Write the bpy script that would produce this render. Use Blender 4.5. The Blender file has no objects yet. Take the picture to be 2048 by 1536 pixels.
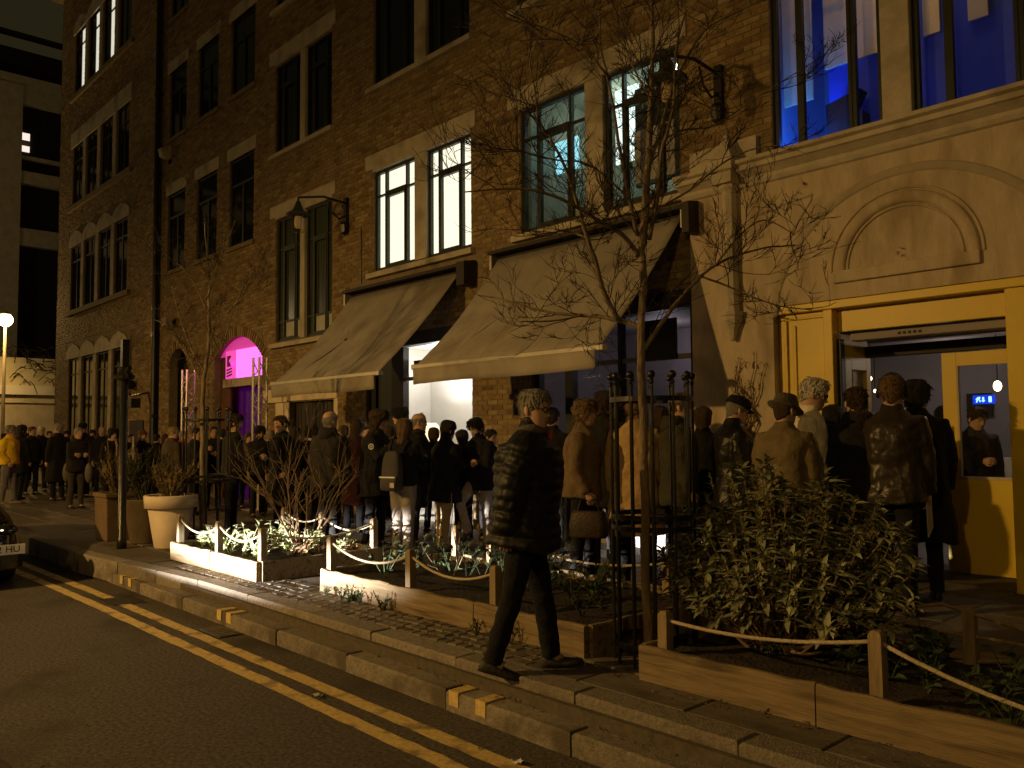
import bpy, bmesh, math, random
import numpy as np
from mathutils import Vector, Matrix, noise as mnoise

# ------------------------------------------------------------------ camera
SC = bpy.context.scene
COL = SC.collection
f_px = 1690.0
CZ = 1.71          # lens height above the road
PV = 0.26          # pavement level
FY = 8.37          # plane of the brick facade
yaw, pitch, roll = [math.radians(a) for a in (42.72, 3.33, -0.48)]
F0 = np.array([-math.cos(yaw), math.sin(yaw), 0.0]); R0 = np.array([math.sin(yaw), math.cos(yaw), 0.0]); U0 = np.array([0, 0, 1.0])
CF = F0 * math.cos(pitch) + U0 * math.sin(pitch)
CU = -F0 * math.sin(pitch) + U0 * math.cos(pitch)
CR = R0 * math.cos(roll) + CU * math.sin(roll)
CU = -R0 * math.sin(roll) + CU * math.cos(roll)
CC = np.array([0, 0, CZ])
cam = bpy.data.cameras.new('camera'); camo = bpy.data.objects.new('camera', cam); COL.objects.link(camo)
cam.sensor_width = 36; cam.lens = f_px / 2048 * 36; cam.clip_end = 500; cam.clip_start = 0.05
camo.matrix_world = Matrix(((CR[0], CU[0], -CF[0], 0), (CR[1], CU[1], -CF[1], 0), (CR[2], CU[2], -CF[2], CZ), (0, 0, 0, 1)))
SC.camera = camo

def ray(x, y): return CF + CR * ((x - 1024) / f_px) - CU * ((y - 768) / f_px)
def pz(x, y, z=PV):
    r = ray(x, y); return CC + r * ((z - CZ) / r[2])
def py(x, y, Y=FY):
    r = ray(x, y); return CC + r * (Y / r[1])
def pd(x, y, d): return CC + ray(x, y) * d
def depth(p): return float((np.asarray(p, float) - CC) @ CF)

# ------------------------------------------------------------------ world, lamps, exposure
W = bpy.data.worlds.new('World'); SC.world = W; W.use_nodes = True
wb = W.node_tree.nodes['Background']
wb.inputs[0].default_value = (0.62, 0.52, 0.22, 1); wb.inputs[1].default_value = 0.027   # city glow on low cloud
SC.view_settings.view_transform = 'Standard'; SC.view_settings.look = 'None'
SC.view_settings.exposure = 0; SC.view_settings.gamma = 1
SC.cycles.use_denoising = True
SC.cycles.max_bounces = 6; SC.cycles.diffuse_bounces = 3; SC.cycles.glossy_bounces = 3
SC.cycles.transmission_bounces = 4; SC.cycles.transparent_max_bounces = 10
SC.cycles.sample_clamp_indirect = 4.0
SODIUM = (1.0, 0.575, 0.165)

def lamp(name, kind, loc, energy, color, radius=0.1, aim=None, size=None, blend=0.5):
    l = bpy.data.lights.new(name, kind); l.energy = energy; l.color = color
    if kind == 'AREA': l.size = radius
    else: l.shadow_soft_size = radius
    if kind == 'SPOT':
        l.spot_size = math.radians(size); l.spot_blend = blend
    o = bpy.data.objects.new(name, l); COL.objects.link(o); o.location = loc
    if aim is not None:
        o.rotation_euler = (Vector(aim) - Vector(loc)).to_track_quat('-Z', 'Y').to_euler()
    return o

# sodium street lantern across the road, its light thrown down and towards the facade
sl0 = lamp('street_lantern_light', 'SPOT', (-10.5, -6.0, 5.5), 3950, SODIUM, 0.13, (-9.0, 0.3, -2.7), 138, 1.0)
sl0.scale = (1.7, 1.0, 1.0)        # the lantern's optics throw wide along the street
# headlamp of a car across the road, low and white
hl_ = lamp('headlamp_light', 'SPOT', (-9.3, -2.2, 0.56), 34000, (1.0, 0.93, 0.86), 0.05, (-8.35, 4.0, 0.47), 46, 1.0)
hl_.scale = (1.0, 0.115, 1.0)      # wide, flat beam below the cut-off
# added fill behind the camera, stands in for ambient light on the sage bush
lamp('front_fill_light', 'POINT', (2.0, -9.0, 6.5), 800, SODIUM, 0.15)
# lantern at the far corner of the street
lamp('corner_lantern_light', 'POINT', (-30.0, 4.6, 5.9), 900, SODIUM, 0.15)

lamp('left_fill_light', 'SPOT', (-26.0, -5.5, 5.8), 1900, SODIUM, 0.15, (-22.5, 1.0, -2.6), 132, 1.0)  # unseen lamp added to brighten the left block and crowd
lamp('far_fill_light', 'POINT', (-50.0, -6.0, 9.0), 1000, (1.0, 0.72, 0.36), 0.2)  # unseen lamp added to lighten the far concrete building

# ------------------------------------------------------------------ materials
def new_mat(name):
    m = bpy.data.materials.new(name); m.use_nodes = True
    return m, m.node_tree, m.node_tree.nodes['Principled BSDF']

def M(name, col, rough=0.75, var=0.25, scale=6.0, bump=0.0, bscale=60.0, metal=0.0, spec=0.4, dirt=None, dscale=2.0, stretch=None, rnd=0.0, coords='Object', sheen=0.0):
    m, nt, b = new_mat(name)
    N, L = nt.nodes, nt.links
    tc = N.new('ShaderNodeTexCoord'); src = tc.outputs[coords]
    if stretch:
        mp = N.new('ShaderNodeMapping'); mp.inputs['Scale'].default_value = stretch; L.new(src, mp.inputs[0]); src = mp.outputs[0]
    n1 = N.new('ShaderNodeTexNoise'); n1.inputs['Scale'].default_value = scale; n1.inputs['Detail'].default_value = 6; n1.inputs['Roughness'].default_value = 0.65
    L.new(src, n1.inputs['Vector'])
    mr = N.new('ShaderNodeMapRange'); mr.inputs[1].default_value = 0.3; mr.inputs[2].default_value = 0.7
    mr.inputs[3].default_value = 1 - var; mr.inputs[4].default_value = 1 + var; L.new(n1.outputs['Fac'], mr.inputs[0])
    fac = mr.outputs[0]
    if rnd:
        oi = N.new('ShaderNodeObjectInfo'); r2 = N.new('ShaderNodeMapRange'); r2.inputs[3].default_value = 1 - rnd; r2.inputs[4].default_value = 1 + rnd
        L.new(oi.outputs['Random'], r2.inputs[0]); mu = N.new('ShaderNodeMath'); mu.operation = 'MULTIPLY'
        L.new(fac, mu.inputs[0]); L.new(r2.outputs[0], mu.inputs[1]); fac = mu.outputs[0]
    vm = N.new('ShaderNodeVectorMath'); vm.operation = 'SCALE'; vm.inputs[0].default_value = col; L.new(fac, vm.inputs['Scale'])
    out = vm.outputs[0]
    if dirt:
        n2 = N.new('ShaderNodeTexNoise'); n2.inputs['Scale'].default_value = dscale; n2.inputs['Detail'].default_value = 8; L.new(src, n2.inputs['Vector'])
        cr = N.new('ShaderNodeMapRange'); cr.inputs[1].default_value = 0.52; cr.inputs[2].default_value = 0.68; L.new(n2.outputs['Fac'], cr.inputs[0])
        mx = N.new('ShaderNodeMix'); mx.data_type = 'RGBA'; L.new(cr.outputs[0], mx.inputs['Factor']); L.new(out, mx.inputs['A']); mx.inputs['B'].default_value = (*dirt, 1); out = mx.outputs['Result']
    L.new(out, b.inputs['Base Color'])
    b.inputs['Roughness'].default_value = rough; b.inputs['Metallic'].default_value = metal; b.inputs['Specular IOR Level'].default_value = spec
    if sheen: b.inputs['Sheen Weight'].default_value = sheen
    if bump:
        n3 = N.new('ShaderNodeTexNoise'); n3.inputs['Scale'].default_value = bscale; n3.inputs['Detail'].default_value = 5; L.new(src, n3.inputs['Vector'])
        bp = N.new('ShaderNodeBump'); bp.inputs['Strength'].default_value = bump; bp.inputs['Distance'].default_value = 0.02
        L.new(n3.outputs['Fac'], bp.inputs['Height']); L.new(bp.outputs[0], b.inputs['Normal'])
    return m

def ME(name, col, strength, var=0.0, scale=3.0):
    m, nt, b = new_mat(name)
    b.inputs['Base Color'].default_value = (*[min(1, c) * 0.6 for c in col], 1); b.inputs['Emission Color'].default_value = (*col, 1); b.inputs['Emission Strength'].default_value = strength
    return m

def MG(name, tint=(1, 1, 1), gloss=0.08):
    m, nt, b = new_mat(name); N, L = nt.nodes, nt.links; N.remove(b)
    t = N.new('ShaderNodeBsdfTransparent'); t.inputs[0].default_value = (*tint, 1)
    g = N.new('ShaderNodeBsdfGlossy'); g.inputs['Roughness'].default_value = 0.03
    lw = N.new('ShaderNodeLayerWeight'); pw = N.new('ShaderNodeMath'); pw.operation = 'POWER'; pw.inputs[1].default_value = 4.0; L.new(lw.outputs['Facing'], pw.inputs[0])
    ma = N.new('ShaderNodeMath'); ma.operation = 'MULTIPLY_ADD'; ma.inputs[1].default_value = 0.6; ma.inputs[2].default_value = 0.035; L.new(pw.outputs[0], ma.inputs[0])
    mx = N.new('ShaderNodeMixShader'); L.new(ma.outputs[0], mx.inputs[0]); L.new(t.outputs[0], mx.inputs[1]); L.new(g.outputs[0], mx.inputs[2])
    L.new(mx.outputs[0], N['Material Output'].inputs[0])
    return m

def MB_attr(name, c0, c1, c2, rough=0.85, bump=0.5, bscale=90, attr='tone', use_obj=False):
    """three-colour ramp driven by a per-piece tone"""
    m, nt, b = new_mat(name); N, L = nt.nodes, nt.links
    if use_obj:
        oi = N.new('ShaderNodeObjectInfo'); s = oi.outputs['Random']
    else:
        a = N.new('ShaderNodeAttribute'); a.attribute_name = attr; s = a.outputs['Fac']
    r = N.new('ShaderNodeValToRGB'); r.color_ramp.elements[0].color = (*c0, 1); r.color_ramp.elements[1].color = (*c2, 1)
    e = r.color_ramp.elements.new(0.5); e.color = (*c1, 1)
    L.new(s, r.inputs[0])
    tc = N.new('ShaderNodeTexCoord'); n1 = N.new('ShaderNodeTexNoise'); n1.inputs['Scale'].default_value = 14; n1.inputs['Detail'].default_value = 6
    gm = N.new('ShaderNodeNewGeometry'); L.new(gm.outputs['Position'], n1.inputs['Vector'])
    n2 = N.new('ShaderNodeTexNoise'); n2.inputs['Scale'].default_value = 0.7; n2.inputs['Detail'].default_value = 5; L.new(gm.outputs['Position'], n2.inputs['Vector'])
    mr = N.new('ShaderNodeMapRange'); mr.inputs[1].default_value = 0.3; mr.inputs[2].default_value = 0.7; mr.inputs[3].default_value = 0.75; mr.inputs[4].default_value = 1.2; L.new(n1.outputs['Fac'], mr.inputs[0])
    mr2 = N.new('ShaderNodeMapRange'); mr2.inputs[1].default_value = 0.3; mr2.inputs[2].default_value = 0.7; mr2.inputs[3].default_value = 0.8; mr2.inputs[4].default_value = 1.1; L.new(n2.outputs['Fac'], mr2.inputs[0])
    mu = N.new('ShaderNodeMath'); mu.operation = 'MULTIPLY'; L.new(mr.outputs[0], mu.inputs[0]); L.new(mr2.outputs[0], mu.inputs[1])
    vm = N.new('ShaderNodeVectorMath'); vm.operation = 'SCALE'; L.new(r.outputs[0], vm.inputs[0]); L.new(mu.outputs[0], vm.inputs['Scale']); L.new(vm.outputs[0], b.inputs['Base Color'])
    b.inputs['Roughness'].default_value = rough; b.inputs['Specular IOR Level'].default_value = 0.3
    n3 = N.new('ShaderNodeTexNoise'); n3.inputs['Scale'].default_value = bscale; n3.inputs['Detail'].default_value = 4; L.new(gm.outputs['Position'], n3.inputs['Vector'])
    bp = N.new('ShaderNodeBump'); bp.inputs['Strength'].default_value = bump; bp.inputs['Distance'].default_value = 0.01
    L.new(n3.outputs['Fac'], bp.inputs['Height']); L.new(bp.outputs[0], b.inputs['Normal'])
    return m

MT = {}
def mats():
    T = MT
    br = ((0.19, 0.12, 0.05), (0.29, 0.205, 0.095), (0.40, 0.30, 0.16))
    T['bricks'] = MB_attr('stock_brick', *br)
    T['brick1'] = MB_attr('stock_brick_single', *br, use_obj=True)
    T['mortar'] = M('mortar', (0.24, 0.19, 0.12), 0.95, 0.3, 9, 0.4, 80)
    T['stone'] = M('limestone', (0.52, 0.46, 0.36), 0.85, 0.18, 5, 0.25, 50, dirt=(0.3, 0.26, 0.19), dscale=1.6)
    T['stucco'] = M('painted_stucco', (0.52, 0.43, 0.31), 0.8, 0.16, 3.5, 0.3, 18, stretch=(2.2, 2.2, .7), dirt=(0.36, 0.285, 0.19), dscale=1.6)
    T['yellow'] = M('yellow_gloss_paint', (0.70, 0.50, 0.015), 0.42, 0.06, 3, 0.05, 20, spec=0.5)
    T['iron'] = M('black_iron', (0.012, 0.012, 0.012), 0.35, 0.3, 12, 0.1, 60, spec=0.5)
    T['frame'] = M('dark_green_steel', (0.018, 0.024, 0.016), 0.5, 0.3, 12)
    T['darkwood'] = M('dark_painted_wood', (0.03, 0.022, 0.015), 0.6, 0.3, 6, 0.1, 30, stretch=(1, 1, 8))
    T['glass_dark'] = M('unlit_window_glass', (0.012, 0.014, 0.012), 0.07, 0.4, 1.2, 0.02, 3, spec=0.5)
    T['glass_green'] = M('curtained_window_glass', (0.05, 0.06, 0.03), 0.2, 0.5, 3, 0.0, stretch=(6, 1, .3))
    T['glass'] = MG('clear_glass')
    T['blind'] = ME('lit_window_blind', (1.0, 0.96, 0.74), 1.2)
    T['paper'] = M('white_paper', (0.5, 0.5, 0.45), 0.9, 0.1)
    T['asphalt'] = M('asphalt', (0.10, 0.086, 0.072), 0.9, 0.75, 38, 1.0, 130, dirt=(0.06, 0.05, 0.042), dscale=1.3, spec=0.35)
    T['asphalt2'] = M('asphalt_patch', (0.05, 0.044, 0.038), 0.92, 0.6, 45, 0.8, 120, spec=0.25)
    T['line'] = M('yellow_road_paint', (0.58, 0.43, 0.16), 0.8, 0.3, 30, 0.5, 120, dirt=(0.20, 0.15, 0.07), dscale=5)
    T['granite'] = M('granite_kerb', (0.20, 0.175, 0.14), 0.85, 0.35, 30, 0.5, 90, dirt=(0.09, 0.075, 0.055), dscale=3, rnd=0.22)
    T['slab'] = M('paving_slab', (0.115, 0.098, 0.078), 0.8, 0.25, 12, 0.3, 70, dirt=(0.065, 0.055, 0.042), dscale=2.5, rnd=0.25)
    T['sett'] = M('granite_sett', (0.14, 0.12, 0.095), 0.8, 0.3, 25, 0.5, 70, rnd=0.35)
    T['joint'] = M('sand_joint', (0.09, 0.075, 0.055), 0.95, 0.3, 20, 0.3, 90)
    T['timber'] = M('weathered_oak_board', (0.215, 0.16, 0.09), 0.8, 0.28, 5, 0.35, 22, stretch=(.6, 8, 8), dirt=(0.09, 0.065, 0.035), dscale=2.6)
    T['timber2'] = M('post_oak', (0.25, 0.19, 0.11), 0.8, 0.3, 6, 0.3, 30, stretch=(6, 6, .6))
    T['soil'] = M('soil', (0.03, 0.022, 0.015), 0.95, 0.5, 20, 1.0, 40)
    T['rope'] = M('hemp_rope', (0.52, 0.44, 0.31), 0.9, 0.25, 60, 0.6, 200)
    T['bark'] = M('bark', (0.19, 0.145, 0.095), 0.85, 0.4, 20, 0.8, 60, stretch=(1, 1, .3), dirt=(0.30, 0.25, 0.18), dscale=6)
    T['twig'] = M('twig_bark', (0.035, 0.026, 0.018), 0.8, 0.3, 20)
    T['drytwig'] = M('dry_stem', (0.20, 0.14, 0.08), 0.8, 0.3, 20)
    T['leaf'] = M('sage_leaf', (0.34, 0.36, 0.22), 0.92, 0.4, 9, 0.3, 80, rnd=0.35, spec=0.12)
    T['leaf2'] = M('herb_leaf', (0.05, 0.075, 0.03), 0.85, 0.5, 3, coords='Object')
    T['leaf_pale'] = M('variegated_leaf', (0.32, 0.36, 0.18), 0.6, 0.4, 9)
    T['leaf_brown'] = M('withered_leaf', (0.16, 0.10, 0.05), 0.8, 0.4, 9)
    T['flower'] = M('white_petal', (0.75, 0.73, 0.68), 0.7, 0.1)
    T['conifer'] = M('dry_conifer', (0.15, 0.11, 0.055), 0.8, 0.4, 6)
    T['conifer2'] = M('green_conifer', (0.05, 0.05, 0.025), 0.8, 0.4, 6)
    T['pot_cream'] = M('cream_glazed_pot', (0.62, 0.52, 0.42), 0.6, 0.08, 3, 0.05, 20)
    T['pot_brown'] = M('clay_pot', (0.13, 0.085, 0.045), 0.85, 0.2, 5, 0.2, 40)
    T['pot_grey'] = M('lead_pot', (0.10, 0.075, 0.042), 0.8, 0.2, 5, 0.2, 40)
    T['awning'] = M('awning_canvas', (0.33, 0.295, 0.24), 0.9, 0.2, 2.2, 0.12, 260, dirt=(0.22, 0.185, 0.135), dscale=1.3, sheen=0.1)
    T['alu'] = M('aluminium_bar', (0.45, 0.42, 0.37), 0.4, 0.1, 8, metal=0.6)
    T['truss'] = M('aluminium_truss', (0.62, 0.58, 0.5), 0.35, 0.1, 8, metal=0.5)
    T['concrete'] = M('concrete', (0.42, 0.38, 0.30), 0.9, 0.2, 2, 0.2, 20)
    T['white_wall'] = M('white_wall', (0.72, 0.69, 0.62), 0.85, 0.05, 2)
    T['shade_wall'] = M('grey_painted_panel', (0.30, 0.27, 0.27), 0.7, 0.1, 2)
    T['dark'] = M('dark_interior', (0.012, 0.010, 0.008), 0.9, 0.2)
    T['magenta'] = M('pink_panel', (0.75, 0.15, 0.55), 0.6, 0.15, 4)
    T['carpaint'] = M('black_car_paint', (0.006, 0.006, 0.007), 0.12, 0.1, 4, spec=0.6)
    T['rubber'] = M('tyre_rubber', (0.015, 0.015, 0.015), 0.85, 0.2, 20)
    T['chrome'] = M('chrome', (0.6, 0.6, 0.6), 0.15, 0.05, 4, metal=1.0)
    T['plate'] = M('number_plate', (0.75, 0.74, 0.68), 0.5, 0.05, 4)
    T['black'] = M('black_print', (0.01, 0.01, 0.01), 0.6, 0.1)
    T['white_print'] = M('white_print', (0.7, 0.7, 0.68), 0.7, 0.1)
mats()

# ------------------------------------------------------------------ mesh helpers
def setp(o, label=None, cat=None, group=None, kind=None):
    if label: o['label'] = label
    if cat: o['category'] = cat
    if group: o['group'] = group
    if kind: o['kind'] = kind
    return o

def thing(name, label, cat, loc, group=None):
    o = bpy.data.objects.new(name, None); o.empty_display_size = 0.2; COL.objects.link(o); o.location = [float(v) for v in loc]
    return setp(o, label, cat, group)

def attach(o, parent):
    if parent is not None:
        o.parent = parent
        if parent.type == 'EMPTY' and parent.parent is None:
            o.location = Vector(o.location) - parent.location
    return o

class MB:
    def __init__(s): s.v = []; s.f = []; s.m = []; s.cur = 0; s.tone = None
    def add(s, verts, faces, mi=None):
        n = len(s.v); s.v.extend([tuple(map(float, v)) for v in verts]); s.f.extend([tuple(i + n for i in f) for f in faces]); s.m.extend([s.cur if mi is None else mi] * len(faces)); return n
    def box(s, x0, x1, y0, y1, z0, z1):
        s.add([(x0, y0, z0), (x1, y0, z0), (x1, y1, z0), (x0, y1, z0), (x0, y0, z1), (x1, y0, z1), (x1, y1, z1), (x0, y1, z1)],
              [(0, 3, 2, 1), (4, 5, 6, 7), (0, 1, 5, 4), (1, 2, 6, 5), (2, 3, 7, 6), (3, 0, 4, 7)]); return s
    def obox(s, c, ax, ay, az):
        """box with centre c and half-axis vectors"""
        c, ax, ay, az = [np.asarray(q, float) for q in (c, ax, ay, az)]
        P = [c + a * ax + b * ay + d * az for d in (-1, 1) for a, b in ((-1, -1), (1, -1), (1, 1), (-1, 1))]
        s.add(P, [(0, 3, 2, 1), (4, 5, 6, 7), (0, 1, 5, 4), (1, 2, 6, 5), (2, 3, 7, 6), (3, 0, 4, 7)]); return s
    def rings(s, rings, cap=True, closed=True):
        n = len(rings[0]); base = len(s.v); vs = [p for r in rings for p in r]; fs = []
        for i in range(len(rings) - 1):
            for j in range(n if closed else n - 1):
                k = (j + 1) % n; fs.append((i * n + j, i * n + k, (i + 1) * n + k, (i + 1) * n + j))
        if cap and closed:
            fs.append(tuple(range(n - 1, -1, -1))); fs.append(tuple((len(rings) - 1) * n + j for j in range(n)))
        s.add(vs, fs); return s
    def tube(s, pts, rad, n=6, cap=True, flat=1.0):
        pts = [np.asarray(p, float) for p in pts]; k = len(pts)
        if np.isscalar(rad): rad = [rad] * k
        R = []; prev = None
        for i in range(k):
            t = pts[min(i + 1, k - 1)] - pts[max(i - 1, 0)]; t = t / (np.linalg.norm(t) + 1e-9)
            if prev is None:
                a = np.array([0, 0, 1.0]) if abs(t[2]) < 0.9 else np.array([1.0, 0, 0]); u = np.cross(t, a)
            else: u = prev - t * (prev @ t)
            u = u / (np.linalg.norm(u) + 1e-9); prev = u; w = np.cross(t, u)
            R.append([pts[i] + rad[i] * (math.cos(2 * math.pi * j / n) * u + flat * math.sin(2 * math.pi * j / n) * w) for j in range(n)])
        return s.rings(R, cap)
    def lathe(s, prof, c=(0, 0, 0), n=20, cap=True):
        return s.rings([[(c[0] + r * math.cos(2 * math.pi * j / n), c[1] + r * math.sin(2 * math.pi * j / n), c[2] + z) for j in range(n)] for r, z in prof], cap)
    def ball(s, c, r, n=8, m=6):
        rx, ry, rz = (r, r, r) if np.isscalar(r) else r
        return s.rings([[(c[0] + rx * math.sin(math.pi * max(.02, min(.98, i / m))) * math.cos(2 * math.pi * j / n), c[1] + ry * math.sin(math.pi * max(.02, min(.98, i / m))) * math.sin(2 * math.pi * j / n), c[2] - rz * math.cos(math.pi * i / m)) for j in range(n)] for i in range(m + 1)])
    def prism(s, poly, axis, a, b):
        """extrude polygon given in the two other axes along axis"""
        n = len(poly)
        def mk(p, t): return {'x': (t, p[0], p[1]), 'y': (p[0], t, p[1]), 'z': (p[0], p[1], t)}[axis]
        vs = [mk(p, a) for p in poly] + [mk(p, b) for p in poly]
        fs = [tuple(range(n)), tuple(range(2 * n - 1, n - 1, -1))] + [(i, n + i, n + (i + 1) % n, (i + 1) % n) for i in range(n)]
        s.add(vs, fs); return s
    def mesh(s, name, mats, smooth=False):
        me = bpy.data.meshes.new(name); me.from_pydata(s.v, [], s.f)
        mats = mats if isinstance(mats, (list, tuple)) else [mats]
        for m in mats: me.materials.append(MT[m] if isinstance(m, str) else m)
        if len(mats) > 1: me.polygons.foreach_set('material_index', s.m)
        if smooth: me.polygons.foreach_set('use_smooth', [True] * len(me.polygons))
        me.update()
        return me
    def build(s, name, mats, parent=None, smooth=False, fix=True, **kw):
        me = s.mesh(name, mats, smooth)
        if fix:
            bm = bmesh.new(); bm.from_mesh(me); bmesh.ops.recalc_face_normals(bm, faces=bm.faces); bm.to_mesh(me); bm.free()
        o = bpy.data.objects.new(name, me); COL.objects.link(o); attach(o, parent)
        return setp(o, **kw)

def inst(me, name, parent, loc, rot=(0, 0, 0), scale=(1, 1, 1), label=None):
    o = bpy.data.objects.new(name, me); COL.objects.link(o); o.location = [float(v) for v in loc]; o.rotation_euler = rot; o.scale = scale
    if parent is not None:
        o.parent = parent
        if parent.type == 'EMPTY' and parent.parent is None: o.location = Vector(o.location) - parent.location
    return o

def bevel(o, w, seg=2):
    m = o.modifiers.new('bevel', 'BEVEL'); m.width = w; m.segments = seg; m.limit_method = 'ANGLE'; return o

def wall_cells(mb, x0, x1, z0, z1, y, ops, depth=0.2):
    """wall face at plane y with rectangular openings and their reveals"""
    xs = sorted({x0, x1, *[v for o in ops for v in o[:2] if x0 < v < x1]}); zs = sorted({z0, z1, *[v for o in ops for v in o[2:4] if z0 < v < z1]})
    for i in range(len(xs) - 1):
        for j in range(len(zs) - 1):
            cx, cz = (xs[i] + xs[i + 1]) / 2, (zs[j] + zs[j + 1]) / 2
            if any(o[0] < cx < o[1] and o[2] < cz < o[3] for o in ops): continue
            mb.add([(xs[i], y, zs[j]), (xs[i + 1], y, zs[j]), (xs[i + 1], y, zs[j + 1]), (xs[i], y, zs[j + 1])], [(0, 1, 2, 3)])
    for o in ops:
        a, b, c, d = o[:4]; q = y + depth
        mb.add([(a, y, c), (b, y, c), (b, y, d), (a, y, d), (a, q, c), (b, q, c), (b, q, d), (a, q, d)], [(0, 4, 5, 1), (1, 5, 6, 2), (2, 6, 7, 3), (3, 7, 4, 0)])
    return mb

def brick_rects(x0, x1, z0, z1, ops, zlim, seed, bw=0.225, bh=0.075):
    rng = random.Random(seed); out = []
    nz = int((z1 - z0) / bh)
    for j in range(nz):
        z = z0 + j * bh; off = -bw / 2 if j % 2 else 0.0; x = x0 + off
        while x < x1:
            a, b = max(x, x0) + 0.005, min(x + bw, x1) - 0.005; c, d = z + 0.005, z + bh - 0.005
            x += bw
            if b - a < 0.05 or d > zlim((a + b) / 2): continue
            segs = [(a, b)]
            for o in ops:
                if o[3] <= c + 0.02 or o[2] >= d - 0.02: continue
                ns = []
                for p, q in segs:
                    if o[1] <= p or o[0] >= q: ns.append((p, q)); continue
                    if o[0] - p > 0.045: ns.append((p, o[0] - 0.004))
                    if q - o[1] > 0.045: ns.append((o[1] + 0.004, q))
                segs = ns
            for p, q in segs: out.append((p, q, c, d, rng.uniform(0.005, 0.013), min(1, max(0, rng.gauss(0.5, 0.25)))))
    return out

def lay_bricks(parent, rects, y, n_single):
    """the nearest bricks as pieces of their own, the rest joined"""
    key = sorted(range(len(rects)), key=lambda i: (rects[i][0] ** 2 + (rects[i][2] - CZ) ** 2) + (1e6 if rects[i][1] - rects[i][0] < 0.2 else 0))
    single = set(key[:n_single])
    if n_single:
        p, q, c, d = 0, 0.215, 0, 0.065
        mb = MB(); w, h, t = 0.1075, 0.0325, 0.02; e = 0.004
        mb.add([(-w + e, -t, -h + e), (w - e, -t, -h + e), (w - e, -t, h - e), (-w + e, -t, h - e), (-w, -t + e, -h), (w, -t + e, -h), (w, -t + e, h), (-w, -t + e, h), (-w, 0, -h), (w, 0, -h), (w, 0, h), (-w, 0, h)],
               [(0, 1, 2, 3), (4, 5, 1, 0), (5, 6, 2, 1), (6, 7, 3, 2), (7, 4, 0, 3), (8, 9, 5, 4), (9, 10, 6, 5), (10, 11, 7, 6), (11, 8, 4, 7)])
        me = mb.mesh('brick', 'brick1')
        for i in single:
            a, b, c, d, pr, tn = rects[i]
            inst(me, 'brick', parent, ((a + b) / 2, y + 0.02 - pr, (c + d) / 2), scale=((b - a) / 0.215, 1, 1))
    V = []; Fc = []; tone = []
    for i, (a, b, c, d, pr, tn) in enumerate(rects):
        if i in single: continue
        n = len(V); yy = y - pr; e = 0.004
        V += [(a + e, yy, c + e), (b - e, yy, c + e), (b - e, yy, d - e), (a + e, yy, d - e), (a, y + .002, c), (b, y + .002, c), (b, y + .002, d), (a, y + .002, d)]
        Fc += [(n, n + 1, n + 2, n + 3), (n + 4, n + 5, n + 1, n), (n + 5, n + 6, n + 2, n + 1), (n + 6, n + 7, n + 3, n + 2), (n + 7, n + 4, n, n + 3)]
        tone += [tn] * 8
    me = bpy.data.meshes.new('brickwork'); me.from_pydata(V, [], Fc); me.materials.append(MT['bricks'])
    at = me.attributes.new('tone', 'FLOAT', 'POINT'); at.data.foreach_set('value', tone)
    o = bpy.data.objects.new('brickwork', me); COL.objects.link(o); o['kind'] = 'stuff'
    o.parent = parent
    return o

def ngon_arc(cx, cz, r, a0, a1, n): return [(cx + r * math.cos(a0 + (a1 - a0) * i / n), cz + r * math.sin(a0 + (a1 - a0) * i / n)) for i in range(n + 1)]
def sag(a, b, drop, n=12):
    a, b = np.asarray(a, float), np.asarray(b, float)
    return [a + (b - a) * t - np.array([0, 0, drop * 4 * t * (1 - t)]) for t in np.linspace(0, 1, n + 1)]
def text_obj(body, name, mat, parent, loc, size, rot, depth=0.002):
    cu = bpy.data.curves.new(name, 'FONT'); cu.body = body; cu.size = size; cu.align_x = 'CENTER'; cu.align_y = 'CENTER'; cu.extrude = depth
    t = bpy.data.objects.new(name, cu); COL.objects.link(t)
    dg = bpy.context.evaluated_depsgraph_get(); me = bpy.data.meshes.new_from_object(t.evaluated_get(dg)); bpy.data.objects.remove(t)
    me.materials.clear(); me.materials.append(MT[mat] if isinstance(mat, str) else mat)
    o = bpy.data.objects.new(name, me); COL.objects.link(o); o.location = loc; o.rotation_euler = rot
    return attach(o, parent)

# ------------------------------------------------------------------ ground
rng = random.Random(7)
road = MB(); road.add([(-160, -70, 0), (60, -70, 0), (60, 90, 0), (-160, 90, 0)], [(0, 1, 2, 3)])
road = road.build('road', 'asphalt', kind='structure')
for y0, y1, a, b in ((2.725, 2.835, -40, 6), (2.945, 3.055, -40, 6)):
    mb = MB(); xs = np.arange(a, b, 0.12); L = []; Rr = []
    for x in xs:
        bend = -0.02 * max(0, -9.5 - x) ** 1.2 * 0.6
        L.append((x, y0 + bend + rng.uniform(-.006, .006), .004)); Rr.append((x, y1 + bend + rng.uniform(-.006, .006), .004))
    mb.add(L + Rr, [(i, i + 1, len(xs) + i + 1, len(xs) + i) for i in range(len(xs) - 1)])
    mb.build('yellow_line', 'line', road)

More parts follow.
